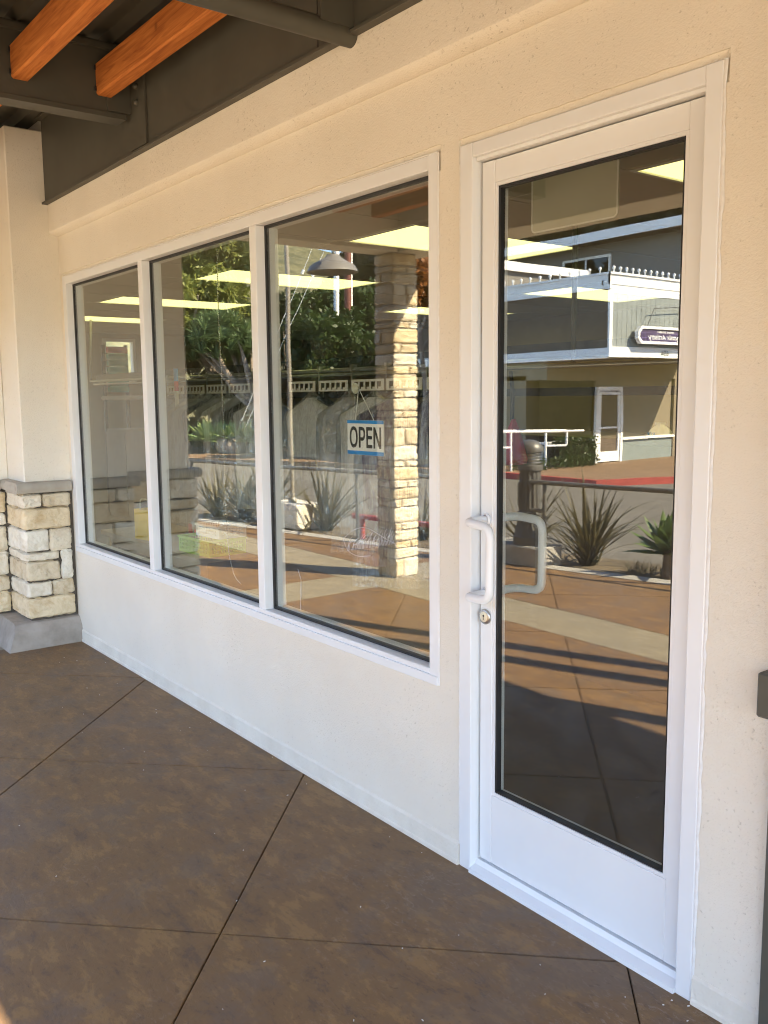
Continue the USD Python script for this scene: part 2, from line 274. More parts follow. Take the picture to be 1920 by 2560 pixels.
# ------------------------------------------------------------------ the ground
def kerb_y(x): return -4.2 - .19 * (x + 2.2)
single('ground', box(-160, 120, -160, 60, -.5, -.24), 'earth', kind='structure')
single('road', up(sg.Polygon([(-60, kerb_y(-60) - .1), (30, kerb_y(30) - .1), (30, -60), (-60, -60)]), -.2, -.10), 'asphalt', kind='structure')
far_walk = sg.Polygon([(-60, 3.0), (-30, -5.2), (-18.6, -8.3), (-15.5, -9.75), (-10.6, -10.55), (-8.34, -10.75), (-7.78, -12.25), (-6.2, -18), (-5.2, -30), (-5.2, -55), (-60, -55)])
single('far_sidewalk', up(far_walk, -.18, 0), 'walk_brown', kind='structure')
red = sg.LineString([(-11.4, -10.46), (-10.6, -10.55), (-8.34, -10.75), (-7.78, -12.25), (-6.2, -18)])
single('red_kerb', up(red.buffer(.075, cap_style=2, join_style=2), -.17, .012), 'red_paint', 'red painted kerb along the corner across the street', 'kerb')
# plaza: slabs cut from one outline, joints open 5 mm
plaza = sg.Polygon([(-13.5, .03), (-13.5, kerb_y(-13.5) + .16), (7, kerb_y(7) + .16), (7, .03)])
bandx = sg.box(-13.5, -2.78, 7, -2.275); bandy = sg.box(-4.13, -6, -3.57, -2.275 + 2.0)
band = bandx.union(bandy).intersection(plaza)
pav = thing('pavement', None, None, kind='structure')
part(pav, 'joint_bed', up(plaza.buffer(-.01), -.10, -.028), 'joint_fill')
cuts = []
for k in range(-9, 9):
    a = .64 + 1.57 * k; cuts.append(sg.LineString([(a - 12, -12), (a + 3, 3)]))
    b = .648 + 1.565 * k; cuts.append(sg.LineString([(b + 12, -12), (b - 3, 3)]))
cut = ops.unary_union([c.buffer(.0018, cap_style=2) for c in cuts])
brown = plaza.difference(band.buffer(.002, join_style=2)).difference(cut)
def geoms(g): return [q for q in getattr(g, 'geoms', [g]) if q.area > .0008]
def chamfer_slab(q, z0=-.055, z1=0.0):
    top = q.buffer(-.0022, join_style=2)
    if top.is_empty or top.geom_type != 'Polygon' or len(top.exterior.coords) != len(q.exterior.coords): return up(q, z0, z1)
    return cat_(up(q, z0, z1 - .0022), up(top, z1 - .0024, z1))
for q in geoms(brown): part(pav, 'slab', chamfer_slab(q), 'slab_brown')
bj = ops.unary_union([sg.LineString([(x, -6), (x, -2.275)]).buffer(.0018) for x in np.arange(-13.5, 7, 1.6)] + [sg.LineString([(-6, y), (-2, y)]).buffer(.0018) for y in (-1.4, -2.275, -2.78)])
for q in geoms(band.difference(bj)): part(pav, 'band_slab', chamfer_slab(q), 'slab_band', label='pale grey concrete band slab')
kl = sg.LineString([(-13.5, kerb_y(-13.5) + .08), (7, kerb_y(7) + .08)])
for i in range(14):
    a, b = -13.5 + i * 20.5 / 14, -13.5 + (i + 1) * 20.5 / 14
    part(pav, 'kerb', up(sg.LineString([(a + .003, kerb_y(a) + .08), (b - .003, kerb_y(b) + .08)]).buffer(.078, cap_style=2), -.2, .004), 'kerb_concrete')
pl = sg.Polygon([(-13.5, kerb_y(-13.5) - .004), (7, kerb_y(7) - .004), (7, kerb_y(7) - .75), (-13.5, kerb_y(-13.5) - .75)])
single('planting_strip', up(pl, -.2, -.03), 'earth', kind='structure')

# hills behind everything, to the horizon
gx, gy = np.meshgrid(np.linspace(-200, 110, 90), np.linspace(30, -150, 50)); gd = np.maximum(-26 - gy, (-36 - gx) * .9); gz = np.clip(gd * .34, -1, 22) * (.75 + .5 * meshkit.fbm(np.stack([gx * .02, gy * .02, gx * 0], -1), 4, 3)) - .3 + 1.2 * meshkit.fbm(np.stack([gx * .15, gy * .15, gx * 0], -1), 3, 5) * (gd > 2)
hv = np.stack([gx, gy, gz], -1).reshape(-1, 3); nx = 90; hf = []
for i in range(49):
    for j in range(89):
        q = [i * nx + j, i * nx + j + 1, (i + 1) * nx + j + 1, (i + 1) * nx + j]; hf += [[q[0], q[2], q[1]], [q[0], q[3], q[2]]]
plain('hill_scrub', (.16, .145, .07), .95, c2=(.05, .055, .022), scale=.5, bump=.8, bscale=1.2, bdist=.5)
single('hillside', trimesh.Trimesh(hv, hf, process=False), 'hill_scrub', kind='structure', smooth=True)

# ------------------------------------------------------------------ the shop
shop = thing('shop_building', 'cream stucco shop with three tall windows and a white glass door', 'building')
def ragged_strip(x0, x1, z0, z1, seed):
    xs = np.linspace(x0, x1, int((x1 - x0) / .012)); w = (meshkit.fbm(np.c_[xs * 25, xs * 0 + seed, xs * 0], 3, seed) - .5) * .005
    return sg.Polygon([(x0, z0)] + [(x, z1 + d) for x, d in zip(xs, w)] + [(x1, z0)])
wall2d = sg.box(-9.6, 0, 8, 2.47).difference(sg.box(-3.489, .566, -.1016, 2.205)).difference(sg.box(0, -.1, .84, 2.2)).difference(ragged_strip(-.009, .853, 2.15, 2.221, 1)).difference(ragged_strip(-3.505, -.088, 2.15, 2.226, 2))
stucco = part(shop, 'stucco_wall', along_y(wall2d, 0, .12), 'stucco')
sec = sg.Polygon([(.12, 2.4712), (.004, 2.4712), (.0, 2.443), (-.008, 2.443), (-.026, 2.449), (-.040, 2.457), (-.048, 2.466), (-.05, 2.478), (-.05, 3.3), (.12, 3.3)])
part(shop, 'upper_wall', along_x(sec, -9.6, 8), 'stucco', 25, 'upper stucco wall stepping out over the shopfront')
sec = sg.Polygon([(.02, 0), (-.011, 0), (-.011, .012), (-.0075, .016), (-.0065, .066), (-.001, .075), (.02, .075)])
part(shop, 'wall_plinth', along_x(sec, -3.49, -.003), 'plinth_paint', 20); part(shop, 'wall_plinth', along_x(sec, .845, 8), 'plinth_paint', 20)
# casing lips over the openings
part(shop, 'casing_strip', cat_(box(-.02, .865, .0055, .03, 2.2005, 2.24), box(-.02, -.0005, .0055, .03, 2.10, 2.2), box(.8405, .865, .0055, .03, 2.10, 2.2)), 'stucco'); part(shop, 'casing_strip', cat_(box(-3.52, -.07, .0055, .03, 2.2055, 2.245), box(-3.52, -3.4895, .0055, .03, 2.10, 2.205), box(-.1011, -.07, .0055, .03, 2.10, 2.205)), 'stucco')
cb = [ragged((.842, -.001, 0), (.842, -.001, 2.2), (1, 0), .007, .003, 1), ragged((-.0015, -.001, 0.07), (-.0015, -.001, 2.2), (-1, 0), .004, .003, 2), ragged((-.1, -.001, .565), (-.1, -.001, 2.205), (1, 0), .004, .003, 3),
      ragged((-3.489, -.001, .566), (-3.489, -.001, 2.205), (-1, 0), .004, .003, 5), ragged((-3.489, -.001, 2.206), (-.1, -.001, 2.206), (0, 1), .003, .003, 6)]
for c in cb: part(shop, 'caulk_bead', c, 'caulk', True)

# window: frame, mullions, sill, panes and their black gaskets
WL, WR, WB, WT, FW = -3.489, -.1016, .566, 2.205, .05; F0, F1 = -.003, .096
wf = part(shop, 'window_frame', cat_(box(WL, WL + FW, F0, F1, WB, WT, .002), box(WR - FW + .006, WR, F0, F1, WB, WT, .002), box(WL + FW, WR - FW + .006, F0 + .0008, F1, WT - .044, WT - .0005, .002)), 'white_metal', label='white aluminium window frame')
part(wf, 'sill', cat_(box(WL + FW, WR - FW + .006, F0 + .0008, F1, WB + .028, WB + .046, .002), box(WL + .001, WR - .001, F0 - .004, .03, WB - .002, WB + .0275, .002)), 'white_metal')
MU = [(-2.369, -2.319), (-1.246, -1.196)]
for a, b in MU: part(wf, 'mullion', box(a, b, F0 + .0004, F1 - .0005, WB + .0465, WT - .0445, .002), 'white_metal')
bays = [(WL + FW, MU[0][0]), (MU[0][1], MU[1][0]), (MU[1][1], WR - FW + .006)]
def ring(x0, x1, z0, z1, w, y0, y1):
    return cat_(box(x0, x0 + w, y0, y1, z0, z1), box(x1 - w, x1, y0, y1, z0, z1), box(x0 + w, x1 - w, y0, y1, z0, z0 + w), box(x0 + w, x1 - w, y0, y1, z1 - w, z1))
for a, b in bays:
    part(wf, 'gasket', ring(a + .0005, b - .0005, WB + .0465, WT - .0445, .010, .038, .054), 'rubber')
    part(wf, 'inner_stop', ring(a + .0005, b - .0005, WB + .0466, WT - .0446, .0085, .0545, .0952), 'white_metal')
    part(wf, 'pane', box(a + .004, b - .004, .0425, .0478, WB + .05, WT - .048), 'glass')

# door: fixed frame, threshold, swinging leaf
df = part(shop, 'door_frame', cat_(box(0, .05, F0 - .001, .11, 0, 2.2, .002), box(.797, .84, F0 - .001, .11, 0, 2.2, .002), box(.05, .797, F0, .11, 2.160, 2.1995, .002), box(.05, .797, .012, .11, 2.150, 2.1602, .001)), 'white_metal', label='white aluminium door frame')
part(df, 'threshold', along_x(sg.Polygon([(-.012, 0), (-.010, .012), (.018, .020), (.026, .034), (.10, .034), (.10, 0)]), .0505, .7965), 'white_metal', label='white door threshold')
L0, L1, D0, D1 = .0565, .795, .030, .073
door = part(shop, 'door', cat_(box(L0, L0 + .050, D0, D1, .040, 2.146, .0015), box(L1 - .058, L1, D0, D1, .040, 2.146, .0015)), 'white_metal', label='white framed glass shop door, closed')
part(door, 'top_rail', box(L0 + .0505, L1 - .0585, D0 + .0006, D1, 2.084, 2.1455, .0015), 'white_metal'); part(door, 'kick_rail', box(L0 + .0505, L1 - .0585, D0 + .0006, D1, .0405, .262, .0015), 'white_metal', label='deep white bottom rail of the door')
ga, gb, gz0, gz1 = L0 + .0505, L1 - .0585, .2625, 2.0835
part(door, 'glazing_bead', ring(ga, gb, gz0, gz1, .010, D0 + .003, .0455), 'white_metal'); part(door, 'gasket', ring(ga + .010, gb - .010, gz0 + .010, gz1 - .010, .007, .037, .056), 'rubber')
part(door, 'inner_bead', ring(ga + .001, gb - .001, gz0 + .001, gz1 - .001, .011, .0565, D1 - .0005), 'white_metal'); part(door, 'pane', box(ga + .011, gb - .011, .0455, .0508, gz0 + .011, gz1 - .011), 'glass')
for nm, y0, yo in (('pull_handle', D0, -.057), ('inside_handle', D1, D1 + .087)):
    pth = fillet([(.082, y0, 1.118), (.082, yo, 1.118), (.186, yo, 1.112), (.186, yo, .900), (.082, yo, .894), (.082, y0, .894)], .034, 7)
    h = part(door, nm, tube(pth, .0128, 16), 'white_metal', True, 'white tubular pull handle' if nm == 'pull_handle' else 'white inside pull handle seen through the glass')
for z in (1.118, .894): part(door, 'handle_mount', moved(turned(lathe([(0, 0), (.019, 0), (.019, .004), (.014, .008)], 20), 90, axis=(1, 0, 0)), .082, D0, z), 'white_metal', True)
lk = part(door, 'lock_cylinder', moved(turned(lathe([(.020, 0), (.0235, .002), (.0235, .007), (.021, .010), (.0155, .0105)], 28), 90, axis=(1, 0, 0)), .0815, D0, .8215), 'chrome', True, 'round door lock')
plug = moved(turned(lathe([(.0158, .009), (.0155, .0112), (0, .0118)], 24), 90, axis=(1, 0, 0)), .0815, D0, .8215)
cut_ = cat_(moved(turned(lathe([(.0038, .0115), (.0036, .0122), (0, .0123)], 12), 90, axis=(1, 0, 0)), .0815, D0, .825), box(.0803, .0827, D0 - .0125, D0 - .0115, .8125, .825))
p_ = part(shop, 'lock_plug', plug, 'brass', True, 'brass key plug of the door lock'); part(p_, 'keyhole', cut_, 'sign_black')

# inside the shop: floor, walls, suspended ceiling
RX0, RX1, RY1, ZC = -10.5, 3.2, 6.3, 2.40
part(shop, 'room_floor', box(RX0, RX1, .12, RY1, -.06, .004), 'room_floor')
part(shop, 'room_wall', box(RX0, RX1, RY1, RY1 + .1, 0, 2.9), 'room_wall'); part(shop, 'room_wall', box(RX1, RX1 + .1, .121, RY1, 0, 2.9), 'room_wall')
endw = sg.box(.121, 0, RY1, 2.9).difference(sg.box(2.85, 1.72, 3.32, 2.33))
part(shop, 'room_wall', along_x(endw, RX0 - .1, RX0), 'room_wall')
sw = part(shop, 'side_window', along_x(sg.box(2.85, 1.72, 3.32, 2.33).difference(sg.box(2.89, 1.76, 3.28, 2.29)), RX0 - .08, RX0 + .02), 'white_metal', label='narrow white side window at the far end of the room')
part(sw, 'pane', box(RX0 - .04, RX0 - .035, 2.89, 3.28, 1.76, 2.29), 'glass')
TX, TY, ox, oy = .684, 1.386, -1.79, 1.325
SC = (ZC - EYE[2]) / (2.5 - EYE[2])
def cx(x3): return EYE[0] + (x3 / 1.2 - EYE[0]) * SC
def cy(y3): return EYE[1] + (y3 / 1.2 - EYE[1]) * SC
xs = [cx(-2.68 + .912 * k) for k in range(-12, 6)]; ys = [cy(v) for v in (2.0 - 1.86, 2.0, 3.85, 5.85, 7.75)]
ys = [max(.13, ys[0])] + ys[1:] + [RY1]
lit = {(-.86, 0), (-3.59, 0), (-6.32, 0), (-9.06, 0), (-11.8, 0), (-5.42, 2), (-10.6, 2), (-8.15, 2), (-2.68, 2)}
litc = [(cx(a + .456), (ys[1 + r] + ys[2 + r]) / 2) for a, r in lit]
xs = [x for x in xs if RX0 < x < RX1]; xs = [RX0] + xs + [RX1]
cg = part(shop, 'ceiling_grid', cat_([box(x - .011, x + .011, .13, RY1, ZC + .0, ZC + .02) for x in xs[1:-1]] + [box(RX0, RX1, y - .011, y + .011, ZC + .0005, ZC + .021) for y in ys[1:-1]]), 'ceiling_grid')
LIGHTS = {1: ['ceiling light nearest the far left end of the shop', 'ceiling light seen in the left window pane', 'bright ceiling light across the top of the middle and right panes', 'ceiling light at the upper right corner of the right window pane', 'ribbed ceiling light at the top right of the door glass'],
          3: ['deep ceiling light over the garment rail behind the right pane', 'deep ceiling light beside the stone column reflection', 'deep ceiling light seen in the door over the grey shop front', 'deep ceiling light at the right of the pole in the door']}
for i in range(len(xs) - 1):
    for j in range(len(ys) - 1):
        if xs[i + 1] - xs[i] < .03: continue
        c = ((xs[i] + xs[i + 1]) / 2, (ys[j] + ys[j + 1]) / 2)
        if any(abs(c[0] - a) < .2 and abs(c[1] - b) < .3 for a, b in litc):
            t = thing('ceiling_light', LIGHTS[j].pop(0), 'ceiling light', (c[0], c[1], ZC), 'fluorescent lights in the shop ceiling')
            part(t, 'frame', moved(up(sg.box(xs[i] + .012, ys[j] + .012, xs[i + 1] - .012, ys[j + 1] - .012).difference(sg.box(xs[i] + .032, ys[j] + .032, xs[i + 1] - .032, ys[j + 1] - .032)), ZC - .003, ZC + .03)), 'white_metal')
            part(t, 'diffuser', box(xs[i] + .033, xs[i + 1] - .033, ys[j] + .033, ys[j + 1] - .033, ZC + .004, ZC + .012), 'diffuser')
        else:
            part(cg, 'ceiling_tile', box(xs[i] + .0105, xs[i + 1] - .0105, ys[j] + .0105, ys[j + 1] - .0105, ZC + .003, ZC + .018), 'ceiling_tile')
part(shop, 'ceiling_slab', box(RX0, RX1, .125, RY1, 2.82, 2.9), 'room_wall')
part(shop, 'parapet', box(-9.6, 8, -.03, 6.5, 3.31, 3.6), 'stucco')

# ------------------------------------------------------------------ stone pilaster at the left
def stone(x0, x1, y0, y1, z0, z1, seed, amp=.006, sub=3, pull=.005):
    m = trimesh.creation.box((2, 2, 2))
    for _ in range(sub): m = m.subdivide()
    q = np.array(m.vertices); h = np.array([(x1 - x0) / 2, (y1 - y0) / 2, (z1 - z0) / 2]); c = np.array([(x0 + x1) / 2, (y0 + y1) / 2, (z0 + z1) / 2])
    p = q * h + c; e = np.abs(q) > .999; cnt = e.sum(1); s3 = np.array([seed * 7.3, seed * 1.7, seed * 4.1])
    n1 = meshkit.fbm(p * 11 + s3, 3, seed) - .5; n2 = meshkit.fbm(p * 46 + s3, 3, seed + 9) - .5
    rid = 1 - 2 * np.abs(meshkit.fbm(p * [16, 16, 22] + s3 * 2, 3, seed + 3) - .5) * 2          # split-face ridges
    d = np.where(e, np.sign(q), 0); d = d / np.maximum(np.linalg.norm(d, axis=1, keepdims=True), 1e-9)
    chip = np.clip(meshkit.fbm(p * 30 + s3, 2, seed + 5) - .55, 0, 1) * .05
    off = np.where(cnt == 1, amp * (.35 + 2.4 * n1 + 1.3 * n2 + 1.0 * (rid - .5)), -pull * .35 - chip + amp * 1.1 * n1 - (cnt == 3) * pull * .6)
    wob = (meshkit.fbm(np.c_[p[:, :2] * 9, np.full(len(p), seed * 2.2)], 2, seed + 7) - .5)[:, None] * np.array([0, 0, .008]) * np.abs(q[:, 2:])
    return trimesh.Trimesh(p + d * off[:, None] + wob, m.faces, process=False)
PX, PY = -3.54, -.275
pil = thing('stone_pilaster', 'stepped stucco pilaster on a limestone base at the left end', 'pilaster', (-3.9, -.3, 0))
part(pil, 'stucco_shaft', cat_(box(-4.4, PX, PY, .01, .965, 3.035, .006)), 'stucco'); part(pil, 'stucco_shaft', box(-4.42, -3.87, -.86, PY - .0, .966, 3.035, .006), 'stucco')
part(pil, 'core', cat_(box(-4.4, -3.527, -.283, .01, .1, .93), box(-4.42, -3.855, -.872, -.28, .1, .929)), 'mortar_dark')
zr = [.93 - (p - 385) / 1295 * .755 for p in (385, 533, 757, 990, 1300, 1465, 1690)]; J = .0055
SX = -3.505
def face_x(y0, y1, z0, z1, sd, corner=False, xb=None):
    part(pil, 'stone', stone((-3.868 if corner else -3.66), SX, y0 + J, y1 - J, z0 + J, z1 - J, sd, .0075, 4), STONES[sd % 5], 28)
yc = -.305
rows = [[(yc, -.185, 1), (-.185, -.02, 0)], [(yc + .0, -.02, 1)], [(yc, -.155, 1), (-.155, -.02, 0)], None, [(yc, -.150, 1), (-.150, -.02, 0)], [(yc, -.015, 1)]]
sd = 1
for i, r in enumerate(rows):
    z1, z0 = zr[i], zr[i + 1]
    if r is None:
        zm = z1 - .055; face_x(yc, -.100, zm, z1, 11, True); face_x(yc, -.098, z0, zm, 12, True); face_x(-.095, -.02, z0, z1, 14); continue
    for a, b, c in r: face_x(a, b, z0, z1, sd, bool(c)); sd += 1
# the wider second step
zz = [.93, .79, .715, .55, .40, .30, .165]; sd = 21
for i in range(6):
    spl = [-.31, -.55, -.905] if i % 2 else [-.31, -.68, -.905]
    for b, a in zip(spl, spl[1:]): part(pil, 'stone', stone(-4.1 if a > -.9 else -4.43, -3.835, a + J, b - J, zz[i + 1] + J, zz[i] - J, sd, .0075, 4), STONES[(sd * 3) % 5], 28); sd += 1
# bullnose cap pieces
def bull(y0, y1, x):
    th = np.linspace(-np.pi / 2, np.pi / 2, 9); pr = sg.Polygon([(x - .25, .932)] + [(x - .036 + .036 * math.cos(t), .966 + .0335 * math.sin(t)) for t in th] + [(x - .25, 1.0)])
    return along_y(pr, y0, y1)
part(pil, 'cap_stone', bull(-.335, -.012, -3.478), 'cap_stone', 40); part(pil, 'cap_stone', bull(-.93, -.337, -3.81), 'cap_stone', 40)
th = np.linspace(-np.pi / 2, np.pi / 2, 9); sec = sg.Polygon([(-.2, .932)] + [(-.302 - .036 * math.cos(t), .966 + .0335 * math.sin(t)) for t in th] + [(-.2, 1.0)])
part(pil, 'cap_stone', moved(along_x(sec, -3.90, -3.512), y=-.001, z=.001), 'cap_stone', 40)
curb = thing('concrete_curb', 'grey concrete curb block under the stone pilaster', 'curb', (-3.9, -.3, 0))
pf = lambda x, y: [(x, .012), (x, y), ]
cprof = sg.Polygon([(-5.2, 0), (-3.452, 0), (-3.462, .10), (-3.50, .150), (-3.53, .158), (-5.2, .158)])
cm = along_y(cprof, -.440, .012); cv = np.array(cm.vertices); k = cv[:, 1] < -.4; cv[k, 1] += np.clip(cv[k, 2] / .158, 0, 1) * .055; cm.vertices = cv
for _ in range(3): cm = cm.subdivide()
cv = np.array(cm.vertices); cv += (meshkit.fbm(cv * 18, 3, 4)[:, None] - .5) * .005; cm = trimesh.Trimesh(cv, cm.faces, process=False)
part(curb, 'curb_block', cm, 'curb_gray', 35)
part(curb, 'curb_block', box(-5.2, -3.80, -1.05, -.443, 0, .16, .012), 'curb_gray')

# ------------------------------------------------------------------ arcade roof
roof = thing('arcade_roof', 'dark steel arcade roof with orange timber joists', 'roof', (0, 0, 2.6))
pitch, dep, y0 = .21, .045, .0
prof = []
yy = -.06
while yy > -2.98: prof += [(yy, 0), (yy - .085, 0), (yy - .11, dep), (yy - .185, dep)]; yy -= pitch
prof = prof[:]; dk = [(a, 3.105 + b) for a, b in prof]; dk2 = [(a, b + .006) for a, b in dk][::-1]
part(roof, 'metal_deck', along_x(sg.Polygon(dk + dk2), -3.98, 6.2), 'deck')
part(roof, 'metal_deck', along_x(sg.Polygon(dk[:20] + [(a, b + .006) for a, b in dk[:20]][::-1]), -6.2, -3.985), 'deck'); part(roof, 'roof_sheet', box(-6.2, -4.005, -1.08, -.055, 3.165, 3.19), 'deck')
part(roof, 'roof_sheet', box(-4.0, 6.25, -3.03, -.055, 3.165, 3.19), 'deck')
lg = part(roof, 'ledger_beam', cat_(box(-3.537, 6, -.064, -.0505, 2.632, 3.10), box(-3.537, 6, -.084, -.0506, 2.620, 2.6315, .001), box(-3.537, 6, -.098, -.0642, 3.088, 3.0995, .001)), 'steel', label='dark grey steel ledger channel on the wall')
part(lg, 'joint_line', box(-.640, -.636, -.0655, -.0641, 2.634, 3.08), 'black_metal')
for xb in (-2.2, -.44, 1.36, 3.2):
    cbm = part(roof, 'cross_beam', cat_(box(xb - .012, xb, -2.66, -.0985, 2.795, 3.10), box(xb - .10, xb + .006, -2.66, -.0987, 2.772, 2.7945, .001), box(xb - .10, xb + .006, -2.66, -.0987, 3.085, 3.10)), 'steel', label='dark steel cross beam')
    part(roof, 'clip_angle', cat_(box(xb + .0005, xb + .010, -.19, -.0765, 2.80, 3.0, .001), box(xb - .012, xb + .165, -.076, -.0645, 2.64, 3.0, .001)) if xb < -1 else cat_(box(xb + .0005, xb + .010, -.19, -.0645, 2.64, 3.0, .001), box(xb - .055, xb - .0005, -.095, -.0645, 2.64, 3.0, .001)), 'steel')
    for z in (2.905, 2.835): part(roof, 'bolt', moved(turned(lathe([(.0, .016), (.011, .014), (.013, .004), (.013, 0)], 12), 90, axis=(1, 0, 0)), xb + .085, -.077, z), 'steel', True)
    part(roof, 'closure_strip', box(xb + .0065, xb + .03, -2.66, -.0988, 3.06, 3.084), 'steel')
jy = [-.2, -.572, -.944, -1.316, -1.69, -2.06, -2.43]
def timber(x0, x1, y, i):
    a = box(x0 + .002, x1, y - .0375, y + .0375, 2.857, 2.998, .008)
    return a
ends = [-3.96, -2.2, -.44, 1.36, 3.2, 6]
for a, b in zip(ends, ends[1:]):
    for i, y in enumerate(jy):
        if a < -3 and i == 0: continue
        j = part(roof, 'timber_joist', timber(a + .0, b - .107, y, i), 'timber', label=None)
        for z in (2.885, 2.975):
            if a in (-2.2,) and i < 3: part(j, 'nail_plate', box(a + .0065, a + .016, y - .045, y - .036, z - .011, z + .011, .002), 'black_metal')
part(roof, 'pipe_strut', tube([(-.465, -2.6, 2.628), (-.465, -.049, 2.628)], .034, 24), 'steel', 30, 'round dark steel tie pipe running to the wall')
ob = part(roof, 'edge_beam', box(-3.97, 6.2, -3.01, -2.665, 2.62, 3.10, .006), 'stucco', label='stucco beam along the arcade edge'); part(roof, 'end_beam', box(-3.97, -3.74, -2.66, -.868, 2.621, 3.10, .006), 'stucco', label='stucco beam from the pilaster to the column')

col = thing('stone_column', 'sunlit square column of split limestone blocks', 'column', (-3.855, -2.72, 0))
CX0, CX1, CY0, CY1 = -3.985, -3.735, -2.85, -2.595
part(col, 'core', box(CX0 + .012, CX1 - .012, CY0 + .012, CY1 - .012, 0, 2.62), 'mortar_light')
z = .0; R2 = random.Random(5); i = 0
hs = [.155, .085, .06, .105, .07, .135, .06, .105, .07, .125, .05, .14]
while z < 2.60:
    h = hs[i % 12] * R2.uniform(.85, 1.12); h = min(h, 2.615 - z); g = .004
    if h < .03: break
    s = (CY0 + CY1) / 2 + R2.uniform(-.05, .06); t = (CX0 + CX1) / 2 + R2.uniform(-.05, .05)
    pcs = [((CX0, CX1), (CY0, s)), ((CX0, CX1), (s, CY1))] if i % 2 == 0 else [((CX0, t), (CY0, CY1)), ((t, CX1), (CY0, CY1))]
    if i % 4 == 3: pcs = [((CX0, CX1), (CY0, CY1))]
    for (xa, xb), (ya, yb) in pcs:
        e = R2.uniform(-.006, .008); part(col, 'stone', stone(xa + g, xb - g, ya + g, yb - g, z + g, z + h - g, i * 5 + 3 + int(ya * 10), .009, 3, .008), STONES[R2.randrange(5)], 28)
    z += h; i += 1
# pergola rafters beyond the edge: three parallel timbers reaching out to a far post
per = thing('pergola', 'slanting pergola timbers beyond the arcade edge', 'pergola', (1, -3, 2.6))
u = np.array([.937, -.349]); nrm = np.array([.349, .937])
for p0, L_ in (((-.60, -2.94), 6.0), ((.35, -3.02), 5.0), ((1.72, -2.95), 3.5)):
    p0 = np.array(p0); q = [p0 + nrm * .045, p0 + u * L_ + nrm * .045, p0 + u * L_ - nrm * .045, p0 - nrm * .045]
    part(per, 'rafter', up(sg.Polygon(q), 2.60, 2.76), 'timber')
q0 = np.array((5.2, -4.6)); part(per, 'purlin', up(sg.LineString([(5.0, -6.2), (5.0, -2.94)]).buffer(.05, cap_style=2), 2.762, 2.90), 'timber'); part(per, 'post', box(4.94, 5.06, -6.2, -6.08, 0, 2.761), 'steel'); 
# wall mounted steel at the right edge
rp = thing('steel_post', 'dark grey steel post with a bracket box at the right edge', 'post', (1.06, -.03, 0))
part(rp, 'post', box(1.030, 1.11, -.03, -.0005, 0.0, 2.35, .003), 'steel'); part(rp, 'bracket_box', box(.9985, 1.12, -.04, -.0005, .782, .882, .004), 'steel')

# ------------------------------------------------------------------ across the street: the salon block
bl = thing('salon_building', 'low tan shop with a white trimmed sign canopy across the street', 'building', (-11.5, -14.5, 0))
BX, CXF, CYF = -11.1, -9.45, -12.40
part(bl, 'wall', cat_(box(-13.4, BX, -18.5, -14.96, 1.86, 3.3), box(-13.4, BX, -14.96, -14.02, 1.66, 3.3), box(-13.4, BX, -14.02, -12.50, 1.80, 3.3), box(-13.4, BX - .6, -18.5, -12.50, 0, 1.9), box(-13.4, BX, -18.5, -17.0, 0, 1.86)), 'wall_tan')
part(bl, 'lower_panel', box(BX - .6, BX + .002, -16.95, -14.96, 0, .47), 'panel_teal', label='grey green panel under the shop window'); part(bl, 'lower_panel', box(BX - .6, BX + .002, -14.02, -12.37, 0, .47), 'panel_teal')
part(bl, 'window_ledge', box(BX - .3, BX + .06, -16.98, -14.95, .472, .53), 'white_paint'); part(bl, 'window_ledge', box(BX - .3, BX + .06, -14.0, -12.36, .472, .52), 'white_paint')
part(bl, 'window', box(BX - .1, BX - .06, -16.95, -14.96, .53, 1.86), 'wall_tan', label='tan shaded shop window'); part(bl, 'window', box(BX - .1, BX - .06, -14.02, -12.37, .52, 1.80), 'glass_dark', label='dark shop window')
bd = part(bl, 'door', cat_(box(BX - .02, BX + .05, -14.12, -14.03, 0, 1.66), box(BX - .02, BX + .05, -14.95, -14.87, 0, 1.66), box(BX - .02, BX + .05, -14.869, -14.121, 1.57, 1.659)), 'white_paint', label='white framed shop door')
part(bd, 'door_leaf', cat_(box(BX - .01, BX + .03, -14.21, -14.13, .02, 1.55), box(BX - .01, BX + .03, -14.86, -14.80, .02, 1.55), box(BX - .01, BX + .03, -14.80, -14.21, 1.48, 1.549), box(BX - .01, BX + .03, -14.80, -14.21, .02, .24), box(BX - .01, BX + .03, -14.80, -14.21, .74, .78)), 'white_paint')
part(bd, 'pane', box(BX - .008, BX - .002, -14.80, -14.21, .24, 1.48), 'roof_brown')
part(bl, 'wall_lamp', box(BX, BX + .08, -12.72, -12.60, 2.66, 2.9, .02), 'grey_panel')
cn = part(bl, 'canopy', cat_(box(-16.5, CXF - .04, -17.2, CYF - .04, 2.3, 3.6), box(CXF - .2, CXF - .16, -17.2, CYF, 3.6, 3.7)), 'roof_brown', label='box canopy over the shop door')
part(cn, 'white_fascia', box(CXF - .05, CXF, -17.2, CYF, 3.612, 3.80), 'white_paint'); part(cn, 'white_fascia', box(CXF - .05, CXF - .012, -17.2, CYF - .002, 3.45, 3.608), 'white_paint'); part(cn, 'white_fascia', box(CXF - .05, CXF, -17.2, CYF, 2.22, 2.42), 'white_paint'); part(cn, 'white_fascia', box(CXF - .05, CXF, CYF - .09, CYF, 2.421, 3.45), 'white_paint'); part(cn, 'white_fascia', box(CXF - .02, CXF + .03, -17.2, CYF + .02, 3.802, 3.845), 'white_paint')
